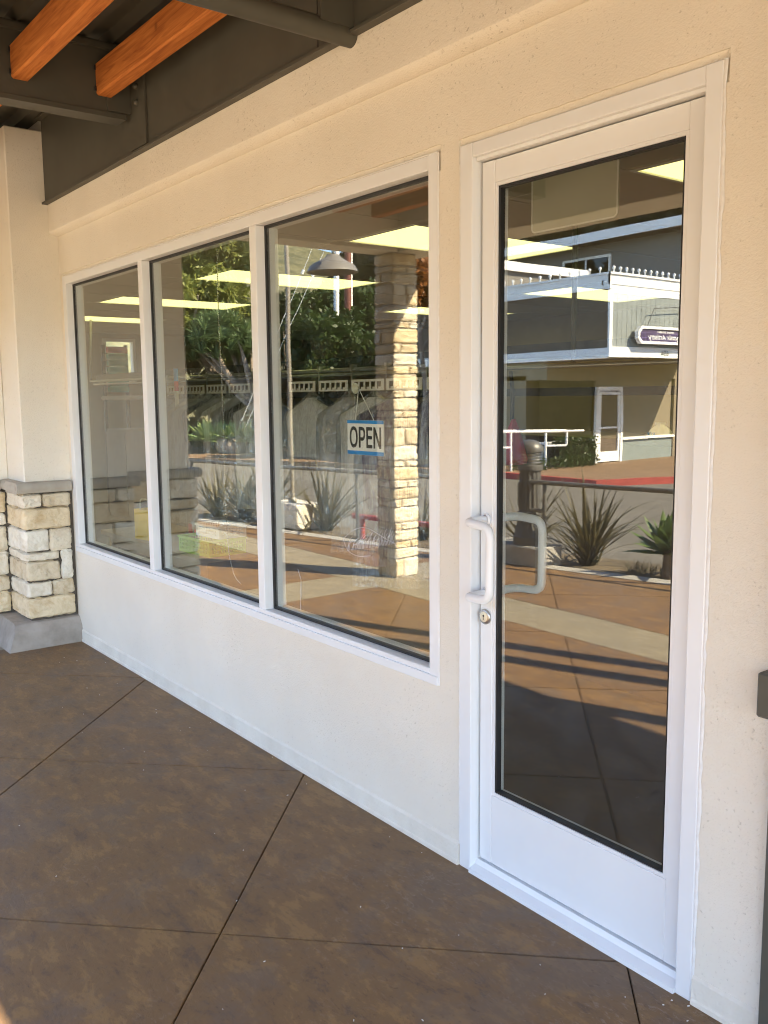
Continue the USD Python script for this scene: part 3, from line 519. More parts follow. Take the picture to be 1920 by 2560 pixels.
part(cn, 'grey_fascia', box(-16.5, CXF - .001, CYF - .05, CYF, 3.52, 3.80), 'fascia_grey'); part(cn, 'grey_fascia', box(-16.5, CXF - .05, CYF - .05, CYF, 2.20, 2.40), 'fascia_grey'); part(cn, 'grey_fascia', box(-16.5, CXF + .02, CYF - .02, CYF + .02, 3.802, 3.845), 'fascia_grey')
yb = CYF - .10
while yb > -16.6: part(cn, 'board', box(CXF - .045, CXF - .022, yb - .150, yb, 2.421, 3.449), 'board_grey'); yb -= .158
for i in range(15): part(cn, 'bulb', lathe([(0, .0), (.018, .004), (.016, .05), (.03, .07), (.03, .10), (.0, .125)], 8, (CXF + .0, CYF - .10 - i * .20, 3.845)), 'white_paint', True)
for i in range(14): part(cn, 'bulb', lathe([(0, .0), (.018, .004), (.016, .05), (.03, .07), (.03, .10), (.0, .125)], 8, (CXF - .25 - i * .26, CYF, 3.845)), 'white_paint', True)
for y in (-12.55,): part(bl, 'awning_pole', tube([(-11.6, -12.45, 2.2), (-11.6, -12.45, 2.4)], .03), 'white_paint')
sg_ = thing('hanging_sign', 'purple tiled salon sign with white border hanging under the canopy boards', 'sign', (CXF + .14, -14.2, 2.66))
def octo(y0, y1, z0, z1, c): return sg.Polygon([(y0 + c, z0), (y1 - c, z0), (y1, z0 + c), (y1, z1 - c), (y1 - c, z1), (y0 + c, z1), (y0, z1 - c), (y0, z0 + c)])
SO, SI = octo(-15.25, -13.12, 2.48, 2.835, .11), octo(-15.19, -13.18, 2.535, 2.78, .085)
part(sg_, 'border', along_x(SO.difference(SI), CXF + .08, CXF + .17), 'white_paint'); pb = part(sg_, 'face', along_x(SI.buffer(-.001), CXF + .09, CXF + .14), 'salon_purple')
part(pb, 'tile_line', cat_([box(CXF + .1402, CXF + .1412, y, y + .006, 2.54, 2.775) for y in np.arange(-15.1, -13.25, .10)] + [box(CXF + .1403, CXF + .1413, -15.17, -13.2, z, z + .006) for z in (2.60, 2.70)]), 'purple_line', kind=None)
def text_yz(t, h, y, z, x, bold=True, slant=0.0):    # reads along +y seen from +x
    m = meshkit.text_mesh(t, h, .004, bold); v = m.vertices; v = np.c_[v[:, 2] + x, v[:, 0] + v[:, 1] * slant + y, v[:, 1] + z]; return trimesh.Trimesh(v, m.faces, process=False)
tm = text_yz('Fatymix Artistry', .095, 0, 2.575, CXF + .1415, True, .25); w = np.ptp(tm.vertices[:, 1]); tm.vertices[:, 1] = (tm.vertices[:, 1] - tm.vertices[:, 1].min()) * (1.25 / w) - 14.72; part(pb, 'lettering', tm, 'white_paint')
part(pb, 'lettering', cat_([box(CXF + .1416, CXF + .145, a, a + .025, 2.708, 2.745) for a in list(np.arange(-14.05, -13.78, .04)) + list(np.arange(-14.33, -14.12, .04))]), 'white_paint')
part(sg_, 'bracket', cat_(tube([(CXF - .01, -14.85, 3.28), (CXF + .12, -14.78, 3.29), (CXF + .12, -13.68, 3.20), (CXF + .12, -13.45, 2.80)], .009, 6), tube([(CXF + .12, -14.76, 3.28), (CXF + .12, -14.55, 2.80)], .007, 6), box(CXF - .02, CXF + .03, -14.95, -14.75, 3.20, 3.34)), 'black_metal')
part(cn, 'street_number', text_yz('654', .10, -14.38, 2.265, CXF + .001), 'sign_black', label='street number 654')
ub = thing('upper_building', 'two storey grey building with a flat white edged roof behind the salon', 'building', (-16, -21, 0))
part(ub, 'wall', box(-24, -12.9, -27, -19.7, 0, 5.86), 'grey_siding'); ur = part(ub, 'roof', box(-24.5, -12.32, -27.4, -19.0, 5.86, 5.95), 'roof_brown'); part(ur, 'roof_edge', box(-24.5, -12.30, -19.04, -18.98, 5.84, 6.10), 'fascia_grey'); part(ur, 'roof_edge', box(-12.32, -12.28, -27.4, -19.0, 5.84, 6.10), 'white_paint')
uw = part(ub, 'window', cat_(box(-17.1, -15.25, -19.70, -19.64, 4.72, 4.80), box(-17.1, -15.25, -19.70, -19.64, 5.48, 5.55), box(-17.1, -17.02, -19.70, -19.64, 4.80, 5.48), box(-15.33, -15.25, -19.70, -19.64, 4.80, 5.48), box(-16.2, -16.14, -19.70, -19.64, 4.80, 5.48)), 'white_paint'); part(uw, 'pane', box(-17.02, -15.33, -19.68, -19.66, 4.80, 5.48), 'glass_dark')
part(ub, 'corner_post', box(-12.64, -12.54, -19.5, -19.4, 0, 5.86), 'white_paint')
bc = thing('corner_building', 'grey building with white window frames seen just right of the stone column', 'building', (-14, -13, 0))
part(bc, 'wall', box(-14.72, -12.9, -15.6, -12.4, 0, 4.3), 'grey_siding'); part(bc, 'roof', box(-14.85, -12.8, -15.8, -12.25, 4.3, 4.5), 'white_paint')
w_ = part(bc, 'window', cat_(box(-14.5, -14.42, -12.4, -12.34, 2.5, 3.8), box(-14.0, -13.92, -12.4, -12.34, 2.5, 3.8), box(-14.42, -14.0, -12.4, -12.34, 3.72, 3.8), box(-14.42, -14.0, -12.4, -12.34, 2.5, 2.58)), 'white_paint'); part(w_, 'pane', box(-14.42, -14.0, -12.39, -12.37, 2.58, 3.72), 'glass_dark')

# poles
for (x, y), r, h, m_, lb in (((-19.37, -12.85), .085, 9, 'white_paint', 'left white mast rising above the bushes across the street'), ((-19.14, -13.18), .085, 9.5, 'white_paint', 'right white mast rising above the bushes across the street'), ((-18.92, -12.86), .028, 9, 'white_paint', 'thin white mast between the thick ones'), ((-18.88, -12.92), .11, 9, 'pole_red', 'red brown pole between the white masts')):
    t = thing('mast', lb, 'mast', (x, y, 0), None); part(t, 'pole', lathe([(r, 0), (r * .92, h), (0, h + .02)], 14, (x, y, 0)), m_, True); part(t, 'base_plate', lathe([(r * 2, 0), (r * 2, .03), (r, .04)], 14, (x, y, 0)), 'lamp_metal', True)
for (a, b), lb in ((((-17.95, -11.3, 5.6), (-18.55, -10.45, 3.2)), 'left guy wire slanting down past the bushes'), (((-17.8, -11.6, 5.6), (-18.5, -10.6, 3.0)), 'right guy wire slanting down past the bushes')):
    p, q = np.array(a), np.array(b); d = (q - p) / np.linalg.norm(q - p); t = thing('guy_wire', lb, 'wire', p); part(t, 'wire', tube([p - d * 3, q + d * 2.5], .006, 5), 'white_paint'); part(t, 'insulator', tube([p + (q - p) * .35, p + (q - p) * .35 + d * .12], .04, 8), 'white_paint')
lp = thing('barn_lamp', 'grey conical barn lamp on an arm from the corner of the arcade', 'lamp', (-5.05, -2.92, 2.6))
part(lp, 'shade', moved(lathe([(.02, .165), (.06, .16), (.075, .135), (.21, .06), (.245, .0), (.238, .0), (.2, .055), (.06, .13), (0, .14)], 32), -5.05, -2.92, 2.63), 'shade_grey', 40); part(lp, 'arm', tube(fillet([(-3.98, -2.78, 2.93), (-4.7, -2.88, 2.95), (-5.05, -2.92, 2.95), (-5.05, -2.92, 2.78)], .06), .014, 8), 'lamp_metal', True)
pp = thing('pale_pole', 'slim pale pole standing on the white concrete block', 'pole', (-6.98, -3.62, 0)); part(pp, 'pole', lathe([(.025, .26), (.025, 4.4), (0, 4.42)], 14, (-6.98, -3.62, 0)), 'pole_pale', True); part(pp, 'collar', lathe([(.05, .272), (.05, .31), (.034, .33)], 14, (-6.98, -3.62, 0)), 'pole_pale', True)

# railings along the kerb
def ry_(x): return kerb_y(x) + .14
r0 = thing('kerb_railing', 'long grey pipe railing with posts along the kerb, ending left of the bollard', 'railing', (-6.8, -3.6, 0), None)
ptsr = [(x, ry_(x) - .02, .73) for x in (-11.5, -9, -6.8, -3.80)] ; e = ptsr[-1]
part(r0, 'top_rail', tube(fillet(ptsr + [(e[0], e[1], .44), (e[0] - .36, e[1] + .07, .44)], .06), .021, 10), 'rail_grey', True)
for x in (-9.9, -8.2, -6.80, -5.45, -4.16): part(r0, 'post', lathe([(.019, 0), (.019, .73)], 10, (x, ry_(x) - .02, 0)), 'rail_grey', True)
r1 = thing('kerb_railing', 'grey pipe railing with a looped end right of the bollard', 'railing', (-2.9, -4.1, 0))
ptsr = [(x, ry_(x) - .10, .735) for x in (1.6, -1.5, -3.60)]; e = ptsr[-1]
part(r1, 'top_rail', tube(fillet(ptsr + [(e[0], e[1], .485), (e[0] + .26, e[1] - .05, .485)], .05), .021, 10), 'rail_grey', True)
for x in (-3.345, -1.9, -.4, 1.2): part(r1, 'post', lathe([(.020, 0), (.020, .735)], 10, (x, ry_(x) - .10, 0)), 'rail_grey', True)
rr = thing('red_pipe_rail', 'low red pipe rail behind the stone column', 'rail', (-5.8, -3.8, 0)); part(rr, 'pipe', cat_(tube([(-5.90, -3.73, .21), (-4.2, -4.02, .21)], .030, 12)), 'red_paint', True)
for x in (-5.77, -4.4): part(rr, 'post', lathe([(.03, -.03), (.03, .2)], 12, (x, -3.73 - .17 * (x + 5.9), 0)), 'red_paint', True)
# bollard lamp
bo = thing('bollard_lamp', 'fluted dark metal bollard lamp with a domed cap and ringed lens', 'bollard', (-3.545, -3.97, .165))
Z = .165
part(bo, 'base', lathe([(.150, 0), (.150, .075), (.142, .082), (.14, .09), (.135, .10)], 36, (-3.545, -3.97, Z)), 'lamp_metal', 40)
part(bo, 'flared_foot', lathe([(.135, .10, 1), (.118, .16, 1), (.102, .22, 1), (.098, .27, 1)], 72, (-3.545, -3.97, Z), 18, .05), 'lamp_metal', True)
part(bo, 'collar', lathe([(.108, .27), (.112, .285), (.108, .30), (.095, .305)], 36, (-3.545, -3.97, Z)), 'lamp_metal', True)
part(bo, 'fluted_shaft', lathe([(.092, .305, 1), (.090, .66, 1)], 72, (-3.545, -3.97, Z), 14, .07), 'lamp_metal', True)
part(bo, 'neck', lathe([(.10, .66), (.112, .67), (.112, .715), (.105, .72)], 36, (-3.545, -3.97, Z)), 'lamp_metal', 40)
part(bo, 'lens', lathe([(.085, .72), (.085, .845)], 30, (-3.545, -3.97, Z)), 'lens_clear', True)
for i in range(4): part(bo, 'lens_ring', lathe([(.084, .742 + i * .026), (.108, .735 + i * .026), (.108, .741 + i * .026), (.084, .75 + i * .026)], 30, (-3.545, -3.97, Z)), 'chrome', True)
part(bo, 'dome_cap', lathe([(.112, .835), (.115, .85), (.108, .88), (.088, .91), (.05, .932), (0, .94)], 36, (-3.545, -3.97, Z)), 'lamp_metal', True)
cbk = thing('concrete_plinth', 'pale concrete plinth carrying the bollard lamp', 'plinth', (-3.6, -4.0, 0)); part(cbk, 'block', box(-4.02, -3.30, -4.14, -3.80, -.02, .165, .01), 'kerb_concrete')
cbk = thing('concrete_plinth', 'white concrete block beside the railing post under the pale pole', 'plinth', (-6.9, -3.6, 0)); part(cbk, 'block', box(-7.25, -6.66, -3.84, -3.47, -.02, .272, .012), 'plinth_paint')
# white hand rails and planting at the salon
for (x, y, d, lb) in ((-10.64, -10.95, (-.35, .9), 'left white looped handrail at the salon path'), (-10.71, -12.03, (.45, -.9), 'right white looped handrail beside the hedge')):
    t = thing('white_handrail', lb, 'handrail', (x, y, 0)); d = np.array(d) / np.hypot(*d)
    a = np.array((x, y)); P3 = lambda s, z: (*(a + d * s), z)
    part(t, 'rail', tube(fillet([P3(-1.6, .78), P3(.46, .78), P3(.46, .47), P3(0, .47)], .05), .024, 8), 'white_paint', True); part(t, 'post', lathe([(.024, 0), (.024, .78)], 10, (x, y, 0)), 'white_paint', True)
def leaf_cloud(cen, rad, n, size, rng, flat=.35, squash=1.0, elong=1.8, droop=0):
    """n leaf faces scattered through blobs cen (k,3) of radius rad (k)"""
    cen = np.asarray(cen, float); rad = np.asarray(rad, float); k = rng.choice(len(cen), n, p=rad ** 2 / (rad ** 2).sum())
    d = rng.normal(size=(n, 3)); d /= np.linalg.norm(d, axis=1, keepdims=True); r = rad[k] * (rng.random(n) ** .45)
    p = cen[k] + d * r[:, None] * [1, 1, squash]
    ax = d * .6 + rng.normal(size=(n, 3)) * .6 + [0, 0, -droop]; ax /= np.linalg.norm(ax, axis=1, keepdims=True); sd = np.cross(ax, rng.normal(size=(n, 3))); sd /= np.linalg.norm(sd, axis=1, keepdims=True)
    s = size * rng.uniform(.6, 1.4, n)[:, None]; a = ax * s * elong * .5; b = sd * s * .5
    return quadmesh(np.stack([p - a, p + b, p + a, p - b], 1))
def blade(base, az, lean, L, w, curl=.5, n=6, fold=.3, twist=0, tip=.08):
    """one strap leaf: rises from base, leans out and curls over"""
    ca, sa = math.cos(az), math.sin(az); out = np.array([ca, sa, 0]); side = np.array([-sa, ca, 0]); p = np.array(base, float); v = []; ang = lean
    for i in range(n + 1):
        t = i / n; ww = w * (.55 + .9 * t if t < .5 else 1.0 * (1 - (t - .5) / .5) ** .8 + 0) ; ww = max(ww, w * tip) * .5
        up_ = np.array([0, 0, 1.0]); dirn = out * math.sin(ang) + up_ * math.cos(ang); nor = np.cross(side, dirn)
        v += [p - side * ww + nor * ww * fold, p, p + side * ww + nor * ww * fold]; p = p + dirn * L / n; ang += curl / n
    f = []
    for i in range(n):
        for j in (0, 1):
            q = [i * 3 + j, i * 3 + j + 1, i * 3 + j + 4, i * 3 + j + 3]; f += [[q[0], q[1], q[2]], [q[0], q[2], q[3]]]
    return trimesh.Trimesh(np.array(v), f, process=False)
def flax(x, y, label, n=34, L=.8, seed=0, z=-.03, single_leaves=False, spread=1.0, group=None, w=.035):
    r = random.Random(seed); t = thing('flax_plant', label, 'plant', (x, y, z), group); bl_ = []
    for i in range(n):
        ln = r.uniform(.05, .95) * spread; b = blade((x + r.uniform(-.06, .06), y + r.uniform(-.06, .06), z), r.uniform(0, 6.283), ln, L * r.uniform(.6, 1.12) * (1 - .12 * ln), w * r.uniform(.6, 1.25), r.choice((.1, .3, .5, .7, 1.3)) * r.uniform(.7, 1.3), 7, .35)
        bl_.append(b)
    if single_leaves:
        for b in bl_: part(t, 'leaf', b, 'leaf_flax', True)
    else: part(t, 'leaves', cat_(bl_), 'leaf_flax', True)
    part(t, 'crown_base', leaf_cloud([(x, y, z + .04)], [.07], 60, .03, np.random.default_rng(seed), elong=3), 'leaf_dark'); return t
def agave(x, y, label, n=26, L=.42, seed=0, z=-.03, stem=.12, group=None, w=.10, each=True):
    r = random.Random(seed); t = thing('agave_plant', label, 'plant', (x, y, z), group)
    part(t, 'stem', lathe([(.06, 0), (.05, stem), (.03, stem + .05)], 10, (x, y, z)), 'bark', True); bl_ = []
    for i in range(n):
        k = i / n; b = blade((x, y, z + stem + .05 * k), i * 2.4 + r.uniform(-.2, .2), 1.35 - 1.2 * k, L * r.uniform(.8, 1.1) * (1 - .25 * k), w, .55 - .75 * k, 6, .45, tip=.03); bl_.append(b)
    if each:
        for b in bl_: part(t, 'leaf', b, 'leaf_agave', True)
    else: part(t, 'leaves', cat_(bl_), 'leaf_agave_pale', True)
    return t
G = 'flax plants along the kerb'
flax(-3.20, -4.36, 'spiky bronze flax plant right of the bollard railing post', 84, .88, 1, single_leaves=True, spread=1.0, w=.032)
flax(-4.05, -4.42, 'flax plant behind and left of the bollard lamp', 46, .95, 2, w=.032)
flax(-6.52, -3.78, 'yellow striped flax plant beside the white block', 64, .95, 3, single_leaves=True, w=.034)
flax(-8.02, -3.56, 'dense flax plant behind the railing in the middle pane', 80, .80, 4, spread=1.25)
flax(-7.62, -3.66, 'flax plant at the right edge of the middle pane', 60, .85, 5, spread=1.1)
flax(-8.5, -3.42, 'pale flax plant left of the railing post', 60, .70, 6, spread=1.4)
flax(-5.3, -4.2, 'flax plant hidden behind the stone column', 30, .7, 9)
agave(-2.38, -4.40, 'broad green agave rosette at the right of the door glass', 30, .40, 3, stem=.20, w=.115)
single('dry_grass', cat_([blade((RNG.gauss(-2.62, .13), RNG.gauss(-4.40, .06), -.03), RNG.uniform(0, 6.28), RNG.uniform(.1, .9), RNG.uniform(.06, .17), .006, .6, 3) for _ in range(150)]), 'leaf_olive', 'dry grass tuft at the foot of the agave', 'grass', None, 'stuff')
for i, (x, y, lb) in enumerate(((-20.84, -9.37, 'left pale green agave on the far kerb'), (-20.45, -9.68, 'middle pale green agave on the far kerb'), (-19.85, -10.18, 'right dark green agave on the far kerb'), (-21.4, -8.95, 'agave nearest the pilaster reflection on the far kerb'), (-20.6, -9.35, 'low agave in front of the two left ones'), (-20.1, -9.85, 'pale agave in front of the large boulder'))): agave(x, y, lb, 26, .70, 20 + i, .0, .32, w=.15, each=False)
hr = np.random.default_rng(5)
h_ = thing('hedge', 'clipped green hedge under the dark salon window', 'hedge', (-10.95, -13.2, 0))
hp = np.c_[hr.uniform(-11.02, -10.72, 2200), hr.uniform(-13.75, -12.5, 2200), hr.uniform(.05, .62, 2200)]; hd = hr.normal(size=(2200, 3)); hd /= np.linalg.norm(hd, axis=1, keepdims=True); he = np.cross(hd, hr.normal(size=(2200, 3))); he /= np.linalg.norm(he, axis=1, keepdims=True)
part(h_, 'foliage', quadmesh(np.stack([hp - hd * .03, hp + he * .02, hp + hd * .03, hp - he * .02], 1)), 'leaf_green'); part(h_, 'inner_branches', box(-10.98, -10.80, -13.7, -12.55, .0, .52), 'leaf_dark')
fb = np.c_[hr.uniform(-10.85, -10.45, 700), hr.uniform(-13.5, -11.0, 700), hr.uniform(.0, .24, 700)]; fd = hr.normal(size=(700, 3)) * .022; fe = hr.normal(size=(700, 3)) * .018
single('flower_bed', quadmesh(np.stack([fb - fd, fb + fe, fb + fd, fb - fe], 1)), 'flower_red', 'red flowers in front of the hedge', 'flowers', None, 'stuff')
def tree(name, label, x, y, crown, n, size, leafm, trunk_h, r=.14, seed=0, limbs=5, elong=1.8, droop=0, extra=None, twig='bark'):
    g = np.random.default_rng(seed); t = thing(name, label, 'tree', (x, y, 0)); cr = np.array(crown, float); c0 = cr[:, :3].mean(0)
    tr = [tube(fillet([(x, y, -.1), (x + .1, y - .05, trunk_h * .5), (x - .05, y + .05, trunk_h)], .3), np.linspace(r * 1.25, r * .75, 9), 9)]
    for i in range(limbs):
        e = cr[i % len(cr), :3] + g.normal(size=3) * .25; p0 = np.array([x - .05, y + .05, trunk_h * g.uniform(.7, 1)]); mid = (p0 + e) / 2 + g.normal(size=3) * .25
        pts = fillet([p0, mid, e], .5); tr.append(tube(pts, np.linspace(r * .6, r * .18, len(pts)), 7))
    part(t, 'trunk', cat_(tr), twig, True); part(t, 'crown', leaf_cloud(cr[:, :3], cr[:, 3], n, size, g, elong=elong, droop=droop), leafm)
    if extra: extra(t, g)
    return t
def blobs(c, ext, k, rr, seed):
    g = np.random.default_rng(seed); return [(*(np.array(c) + g.uniform(-1, 1, 3) * ext), rr * g.uniform(.6, 1.25)) for _ in range(k)]
def straps(cen, k, n, L, seed):
    def f(t, g):
        r = random.Random(seed); out = []
        for c in blobs(*cen, k, .1, seed):
            for _ in range(n): out.append(blade(c[:3], r.uniform(0, 6.28), r.uniform(.1, 1.5), L * r.uniform(.7, 1.2), .062, r.uniform(.1, .6), 3, .3))
        part(t, 'strap_leaves', cat_(out), 'leaf_strap', True)
    return f
tree('strap_leaf_tree', 'tree with pale thick branches and strap shaped leaf tufts across the street', -20.3, -10.75, blobs((-21.3, -10.2, 3.3), (1.1, 1.0, .35), 8, .3, 3), 300, .12, 'leaf_strap', 1.5, .17, 3, 9, extra=straps(((-21.2, -10.1, 3.05), (1.15, 1.1, .55)), 85, 24, .46, 8))
tree('feathery_tree', 'tall feathery yellow green tree behind the strap leaf tree', -23.6, -11.2, blobs((-23.2, -10.7, 5.2), (1.6, 1.8, 1.2), 34, .55, 4) + blobs((-23.0, -10.6, 3.3), (1.3, 1.5, .8), 16, .5, 44), 24000, .075, 'leaf_yellow', 2.6, .16, 4, 6, elong=3.2, droop=.5)
tree('feathery_tree', 'dark leaning tree left of the feathery tree', -25.5, -9.3, blobs((-25.6, -9.8, 5.2), (2.2, 2.6, 2.6), 40, .8, 14), 12000, .14, 'leaf_olive', 2.6, .2, 4, 8, elong=2.5, droop=.4)
for i, (x, y, z, k, lb) in enumerate(((-21.9, -12.9, 3.5, 16, 'leftmost green bush tree behind the masts'), (-21.0, -14.2, 3.7, 16, 'tallest green bush tree behind the masts'), (-20.4, -15.3, 3.4, 14, 'green bush tree next to the stone column reflection'), (-18.3, -11.95, 2.75, 16, 'small green bush tree in front of the masts'))):
    tree('bush_tree', lb, x, y, blobs((x, y, z), (.95, 1.0, .9), k, .5, 30 + i), 7500, .085, 'leaf_green', 1.6, .1, 30 + i, 7)
for i, (x, y, lb) in enumerate(((-21.3, -11.9, 'dark shrub mass at the left below the masts'), (-20.3, -13.0, 'dark shrub mass below the white masts'), (-19.6, -14.3, 'dark shrub mass behind the OPEN sign'), (-18.9, -15.4, 'dark shrub mass beside the stone column'), (-18.1, -11.7, 'dark shrub mass at the foot of the small bush tree'), (-17.9, -12.6, 'dark shrub mass nearest the OPEN sign'), (-22.6, -10.6, 'dark shrub mass behind the far agaves'), (-21.8, -11.3, 'dark shrub mass right behind the boulders'))):
    t = thing('shrub', lb, 'shrub', (x, y, 0)); g_ = np.random.default_rng(60 + i); c_ = blobs((x, y, 1.15), (.75, .75, .9), 16, .42, 60 + i)
    part(t, 'foliage', leaf_cloud([c[:3] for c in c_], [c[3] for c in c_], 6000, .10, g_), 'leaf_dark'); part(t, 'stems', cat_([tube([(x + a, y + b, 0), (x + 1.6 * a, y + 1.6 * b, 1.2)], .03, 5) for a, b in ((.1, 0), (-.1, .1), (0, -.15))]), 'bark')
tree('orange_tree', 'orange leaved tree at the right of the stone column', -14.6, -12.0, blobs((-14.5, -11.9, 4.3), (.45, .5, .45), 9, .32, 50), 2200, .09, 'leaf_orange', 3.0, .07, 50, 5)
for i, (x, y, z, lb) in enumerate(((-14.5, -30.5, 8.6, 'tall dark tree over the right end of the flat roof'), (-19.5, -30.0, 8.8, 'tall dark tree over the middle of the flat roof'), (-25.0, -29.0, 8.6, 'tall dark tree over the left end of the flat roof'), (-10.0, -32.0, 9.0, 'tall dark tree right of the flat roofed building'), (-30.5, -26.0, 8.5, 'tall dark tree between the masts and the flat roof'))):
    tree('tall_tree', lb, x, y, blobs((x, y, z), (2.6, 1.4, 2.6), 26, 1.2, 300 + i), 9000, .24, 'leaf_dark', 5.0, .3, 300 + i, 6)
rb = np.random.default_rng(77)
for i in range(13):
    a = i / 12; x = -36 + 30 * a + rb.uniform(-1, 1); y = -24.5 - 9 * a + rb.uniform(-1.5, 1.5); z = rb.uniform(5.2, 7.5)
    if -25 < x < -12.0 and y > -28.2: y = -29.0 - rb.uniform(0, 2)
    tree('backdrop_tree', ['dusty olive tree on the slope, %s', 'dark broad tree on the slope, %s'][i % 2] % ['far left end of the row', 'second from the far left', 'third from the far left', 'fourth from the far left', 'fifth in the row', 'behind the masts', 'behind the tallest bush', 'behind the column', 'right of the column', 'over the salon roof at left', 'over the salon roof', 'over the roof corner', 'far right end of the row'][i], x, y, blobs((x, y, z), (2.0, 1.6, 2.2), 14, 1.25, 100 + i), 3600, .30, ['leaf_olive', 'leaf_dark'][i % 2], 3.0, .25, 100 + i, 6)
for i, (x, y, s_, lb) in enumerate(((-20.3, -9.95, .42, 'large tan boulder between the far agaves'), (-20.75, -10.1, .34, 'grey boulder behind the left far agave'), (-19.7, -10.6, .4, 'boulder at the foot of the strap leaf tree'))):
    b = trimesh.creation.icosphere(3, s_); v = np.array(b.vertices); v *= (1 + .5 * (meshkit.fbm(v * 3 + i * 5, 4, i)[:, None] - .5)); v *= [1.2, 1, .9]; b = trimesh.Trimesh(v + [x, y, s_ * .55], b.faces, process=False); single('boulder', b, 'rock', lb, 'rock', smooth=True)

# ------------------------------------------------------------------ things inside the shop
YC = 1.40; SK = (YC - EYE[1]) / (4.0 - EYE[1])
def kx(x4): return EYE[0] + (x4 - EYE[0]) * SK
def kz(z4): return EYE[2] + (z4 - EYE[2]) * SK
rl = thing('garment_conveyor', 'long overhead garment conveyor with white slotted hanger plates', 'conveyor', (-2, YC, 1.6))
part(rl, 'rail', cat_(tube([(-7.0, YC, kz(1.81)), (1.2, YC, kz(1.77))], .012, 8), tube([(-7.0, YC + .03, kz(1.76)), (1.2, YC + .03, kz(1.72))], .010, 8)), 'grey_metal', True)
part(rl, 'housing', cat_(box(-7.0, 1.2, YC + .05, YC + .13, kz(1.80), kz(1.93)), box(-7.0, 1.2, YC + .10, YC + .12, kz(1.48), kz(1.55))), 'black_metal')
xs_ = [kx(v) for v in (-10.9, -10.25, -9.6, -8.95, -8.3, -7.42, -6.77, -6.12, -5.5, -4.85)]
for i, x in enumerate(xs_):
    part(rl, 'hook', cat_(box(x - .012, x + .012, YC - .02, YC + .02, kz(1.77), kz(1.84)), box(x - .004, x + .004, YC - .018, YC - .010, kz(1.53), kz(1.77))), 'grey_metal')
    w0, w1, z0_, z1_ = x + .016, x + .335, kz(1.555), kz(1.675)
    plate = sg.box(w0, z0_, w1, z1_).buffer(-.004).buffer(.004)
    for k in range(5):
        a = w0 + .022 + k * .057; plate = plate.difference(sg.Polygon([(a, z0_ + .010), (a + .018, z0_ + .010), (a + .018, z0_ + .022), (a + .040, z0_ + .022), (a + .044, z1_ - .014), (a + .002, z1_ - .014)]))
    part(rl, 'slotted_plate', along_y(plate, YC - .028, YC - .024), 'white_plastic')
part(rl, 'hanger_pole', tube([(-.775, YC, kz(1.75)), (-.775, YC, 2.40)], .012, 8), 'steel'); part(rl, 'incline_rail', tube([(-7.0, YC, kz(1.81)), (-8.3, YC + .5, 2.38)], .012, 8), 'black_metal')
def garment(x, yaw, matn, label, W=.22, Lg=.85, z=None, seed=0, film=True, group=None, y=YC):
    g = np.random.default_rng(seed); z = kz(1.62) if z is None else z; t = thing('garment', label, 'garment', (x, y, z), group); n = 28; th = np.arange(n) * 2 * np.pi / n
    def body(k, zs, pad, ph):
        v = []
        for a, b, zz in zs:
            fo = 1 + k * np.sin(5 * th + ph + zz * 2) * min(1, max(0, -zz - .12) * 2.2); ex = np.sign(np.cos(th)) * np.abs(np.cos(th)) ** .75; v.append(np.c_[(a + pad) * ex * fo, (b + pad) * np.sin(th) * fo, np.full(n, zz)])
        m = len(v); v = np.vstack(v); f = []
        for i in range(m - 1):
            for j in range(n):
                q = [i * n + j, i * n + (j + 1) % n, (i + 1) * n + (j + 1) % n, (i + 1) * n + j]; f += [[q[0], q[2], q[1]], [q[0], q[3], q[2]]]
        return moved(turned(trimesh.Trimesh(v, f, process=False), yaw), x, y, z)
    ph = g.uniform(0, 6)
    part(t, 'cloth', body(.10, [(.035, .03, -.075), (.05, .04, -.09), (W * .55, .05, -.125), (W * .97, .045, -.175), (W * 1.02, .055, -.20), (W * .96, .065, -.30), (W * .92, .07, -.5), (W * .96, .08, -Lg)], 0, ph), matn, True)
    hk = fillet([(0, 0, -.10), (0, 0, -.03), (.02, 0, -.01), (.02, 0, .02), (0, 0, .03), (-.02, 0, .015)], .02, 4); part(t, 'hanger_hook', moved(turned(tube(hk, .0028, 6), yaw), x, y, z), 'grey_metal')
    if film: part(t, 'plastic_cover', body(.16, [(.010, .010, -.02), (.022, .022, -.05), (W * .40, .05, -.10), (W * 1.02, .065, -.18), (W * 1.08, .075, -.24), (W * 1.04, .085, -.45), (W * 1.05, .09, -.7), (W * 1.14, .10, -Lg - .12)], .006, ph + 1), 'film', True)
GM = 'cleaned clothes hanging from the conveyor'
garment(kx(-7.95), 20, 'cloth_blue', 'pale blue garment in plastic at the left edge of the right pane', seed=1)
garment(kx(-6.96), 12, 'cloth_white', 'white shirt in plastic over the dark coat', seed=2, Lg=.42, W=.235)
garment(kx(-6.86), 16, 'cloth_black', 'black coat under plastic left of the OPEN sign', seed=3, W=.20, Lg=.62, film=False, y=YC + .05)
garment(kx(-6.21), 24, 'cloth_grey', 'grey garment in clear plastic behind the OPEN sign', seed=4, Lg=.8)
garment(kx(-5.75), 30, 'cloth_white', 'white garment in clear plastic right of the OPEN sign', seed=5, Lg=.9)
garment(kx(-5.35), 48, 'cloth_purple', 'purple garment in plastic against the stone column reflection', seed=6, Lg=1.05)
garment(kx(-4.75), 30, 'cloth_navy', 'navy garment in plastic at the right edge of the right pane', seed=7, Lg=.95)
lab = ['tan garment nearest the left mullion', 'grey garment with yellow collar tag', 'navy garment behind the left far agave', 'pale grey shirt in the middle of the row', 'white shirt beside the bead chain', 'grey shirt right of the bead chain', 'black suit in the middle pane', 'pale garment by the right mullion']
